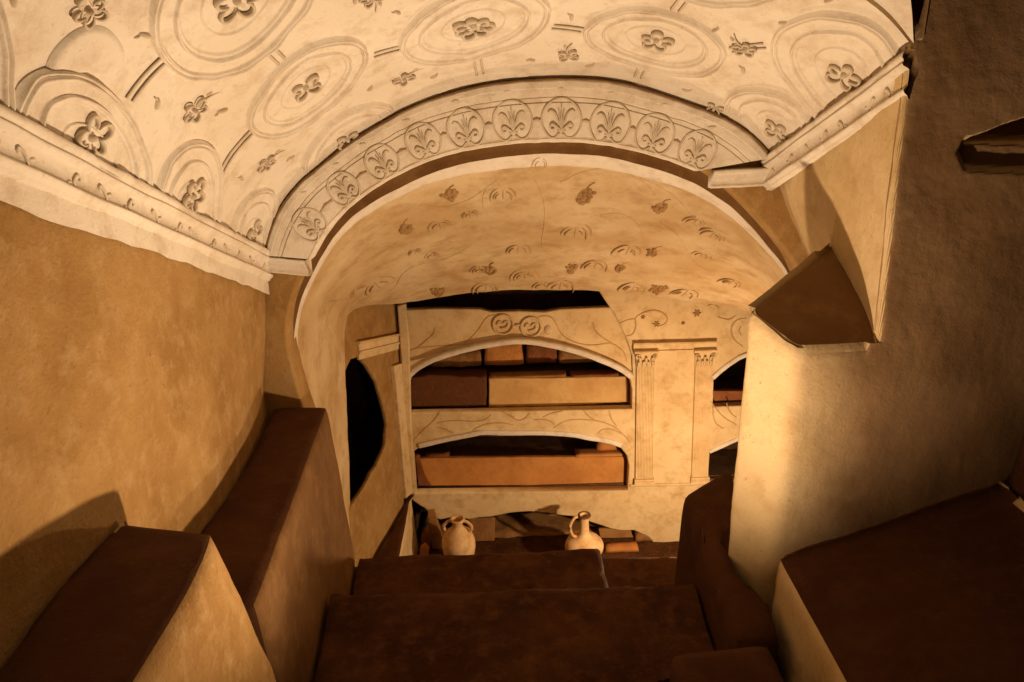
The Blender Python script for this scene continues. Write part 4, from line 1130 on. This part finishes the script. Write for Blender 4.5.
pb = block('masonry_parapet', [(-1.22, 1.69, ZF + .02), (-.61, 1.69, ZF + .02), (-.80, 3.19, ZF + .02), (-1.22, 3.19, ZF + .02)], [(-1.22, 1.675, zB), (-.76, 1.675, zB), (-.925, 3.20, zB - .05), (-1.22, 3.20, zB - .05)], EARTH, None, .03, (-.95, 2.3, ZF), .016, 3, 7, fine=.003)
tag(pb, 'lower dark-topped parapet running from the ochre wall to the arch', 'parapet', GP)
for o in (pa, pb): fit(o, 0, -.85, [bv_wl], .008, -1)
fit(pb, 1, 2.3, [bvh_of(pa)], .003, -1); fit(pb, 1, 2.3, [bv_end], .008, 1)
zR = 2.75
pc = block('masonry_parapet', [(.60, 1.92, ZF + .02), (.88, 1.92, ZF + .02), (1.08, 3.05, ZF + .02), (.68, 2.86, ZF + .02)], [(.73, 1.91, zR), (.89, 1.91, zR), (1.08, 3.10, zR), (.77, 2.86, zR)], EARTH, None, .05, (.9, 2.5, ZF), .02, 3, 7, fine=.003)
tag(pc, 'rounded brown parapet tucked against the foot of the notched pier', 'parapet', GP)
zC = 2.81
pd = block('masonry_parapet', [(.40, .2, ZF + .02), (.82, .2, ZF + .02), (.82, 1.85, ZF + .02), (.44, 1.85, ZF + .02)], [(.44, .2, zC), (.82, .2, zC), (.82, 1.85, zC), (.47, 1.82, zC)], EARTH, None, .05, (.7, 1.0, ZF), .02, 3, 7, fine=.004)
tag(pd, 'rounded end of a low parapet at the bottom edge, below the notched pier', 'parapet', GP)
fit(pc, 0, .74, [bv_wr, bv_end, bv_cv], .008, 1); fit(pc, 1, 2.4, [bv_end, bv_cv], .008, 1)
rb = block('masonry_block', [(1.71, .2, ZF + .02), (2.2, .2, ZF + .02), (2.2, 2.16, ZF + .02), (1.70, 2.16, ZF + .02)], [(1.73, .2, 3.62), (2.2, .2, 3.62), (2.2, 2.17, 3.66), (1.72, 2.17, 3.66)], EARTH, None, .04, (1.95, 1.2, ZF), .04, 4, 7, fine=.012)
tag(rb, 'dark rough masonry block rising at the outer right edge beside the bench', 'masonry')
fit(rb, 1, 1.2, [bv_wr], .008, 1)
# side bench in front of the near wall
sb = block('side_bench', [(.92, .2, ZF + .02), (1.80, .2, ZF + .02), (1.80, 2.18, ZF + .02), (.92, 2.18, ZF + .02)], [(.905, .2, 2.84), (1.80, .2, 3.16), (1.80, 2.19, 3.19), (.955, 2.19, 2.87)], PALE, None, .03, (1.3, 1.2, ZF), .016, 3, 7, fine=.004)
tag(sb, 'dark-topped masonry bench in front of the notched pier wall', 'bench')
fit(sb, 1, 1.2, [bv_wr], .008, 1); fit(sb, 0, 1.3, [bvh_of(rb)], .008, 1); fit(sb, 0, 1.3, [bvh_of(pd), bvh_of(pc)], .008, -1)
sb.data.materials.append(EARTH); sb.data.update()  # shade painted on the bench top and on its side at the gap
for p in sb.data.polygons:
    if p.normal.z > .55 or p.normal.x > .5: p.material_index = 1
for o, m_ in ((pa, OCHRE), (pb, BROWN)):  # light painted by face: ochre lit side, brown unlit side, tops stay dark
    o.data.materials.append(m_); o.data.update()
    for p in o.data.polygons:
        if p.normal.x > .72: p.material_index = 1

# ---------------------------------------------------------------- stairs
bv_sides = [bvh_of(o) for o in (pa, pb, pc, pd, sb)] + [bv_wr, bv_end, bv_cv, bv_wl]
def step(x0, x1, y0, y1, z, label):
    zb = ZF + .03
    j = lambda: random.uniform(-.012, .012)
    o = block('stair_step', [(x0, y0, zb), (x1, y0, zb), (x1, y1, zb), (x0, y1, zb)], [(x0, y0, z), (x1, y0, z + j()), (x1, y1 + j(), z + j()), (x0, y1 + j(), z + j())], STEPM, None, .03, ((x0 + x1) / 2, (y0 + y1) / 2, zb), .02, 5, 7, fine=.010)
    fit(o, 0, .05, bv_sides, .008)
    return tag(o, label, 'step', 'steps descending to the chamber')
e1 = [atZ(305, 597, 2.55), atZ(668, 597, 2.55)]
e2 = [atZ(345, 558, 2.22), atZ(599, 556, 2.22)]
y1_ = e1[0][1] + .03; y2_ = e2[0][1] + .03
step(-1.06, 1.2, .53, y1_, 2.55, 'broad worn brown step closest to the viewer, lit across its tread')
step(-1.06, e2[1][0] + .01, y1_ + .04, y2_, 2.22, 'worn dark step just below the broad lit step')
s3 = step(-1.06, 1.15, y2_ + .04, y2_ + .50, 1.80, 'dark step beneath the second step, in shadow beside the parapet')
step(e2[1][0] + .05, 1.15, y1_ + .04, y2_, 1.86, 'sunken dark half step in the gap left of the rounded parapet')
step(-.62, 1.15, y2_ + .54, y2_ + .98, 1.42, 'fourth stone step down, in deep shadow beyond the half step')
step(-.50, 1.3, y2_ + 1.02, y2_ + 1.45, 1.02, 'lowest dark step above the chamber floor')
step(-1.06, .36, -.9, .48, 2.9, 'top landing step under the viewer')

# ---------------------------------------------------------------- lamps
def spot(name, loc, target, energy, size, blend, radius=.05, col=(1, .66, .38)):
    l = bpy.data.lights.new(name, 'SPOT'); l.energy = energy; l.spot_size = math.radians(size); l.spot_blend = blend; l.shadow_soft_size = radius; l.color = col
    o = bpy.data.objects.new(name, l); COL.objects.link(o); o.location = loc
    o.rotation_euler = (Vector(target) - Vector(loc)).to_track_quat('-Z', 'Y').to_euler(); return o
def point(name, loc, energy, radius=.05, col=(1, .66, .38)):
    l = bpy.data.lights.new(name, 'POINT'); l.energy = energy; l.shadow_soft_size = radius; l.color = col
    o = bpy.data.objects.new(name, l); COL.objects.link(o); o.location = loc; return o
spot('stair_lamp', (.22, 1.48, 2.86), (-.02, 2.35, 4.7), 220, 168, 1.0, .025, (1, .71, .445))
point('chamber_lamp', (1.45, 4.0, 1.62), 150, .04, (1, .70, .42))
w = bpy.data.worlds.new('world'); SC.world = w; w.use_nodes = True
w.node_tree.nodes['Background'].inputs[0].default_value = (.05, .025, .01, 1); w.node_tree.nodes['Background'].inputs[1].default_value = .06

# ---------------------------------------------------------------- camera
cam = bpy.data.cameras.new('camera'); co = bpy.data.objects.new('camera', cam); COL.objects.link(co)
cam.sensor_fit = 'HORIZONTAL'; cam.sensor_width = 36; cam.lens = 36 * FPX / 1024
from mathutils import Matrix
M = Matrix(((cR[0], cU[0], -cF[0], 0), (cR[1], cU[1], -cF[1], 0), (cR[2], cU[2], -cF[2], ZC), (0, 0, 0, 1)))
co.matrix_world = M
cam.clip_start = .02
SC.camera = co
SC.view_settings.view_transform = 'Standard'; SC.view_settings.look = 'None'
SC.view_settings.gamma = 1; SC.view_settings.exposure = 0; SC.view_settings.use_curve_mapping = False
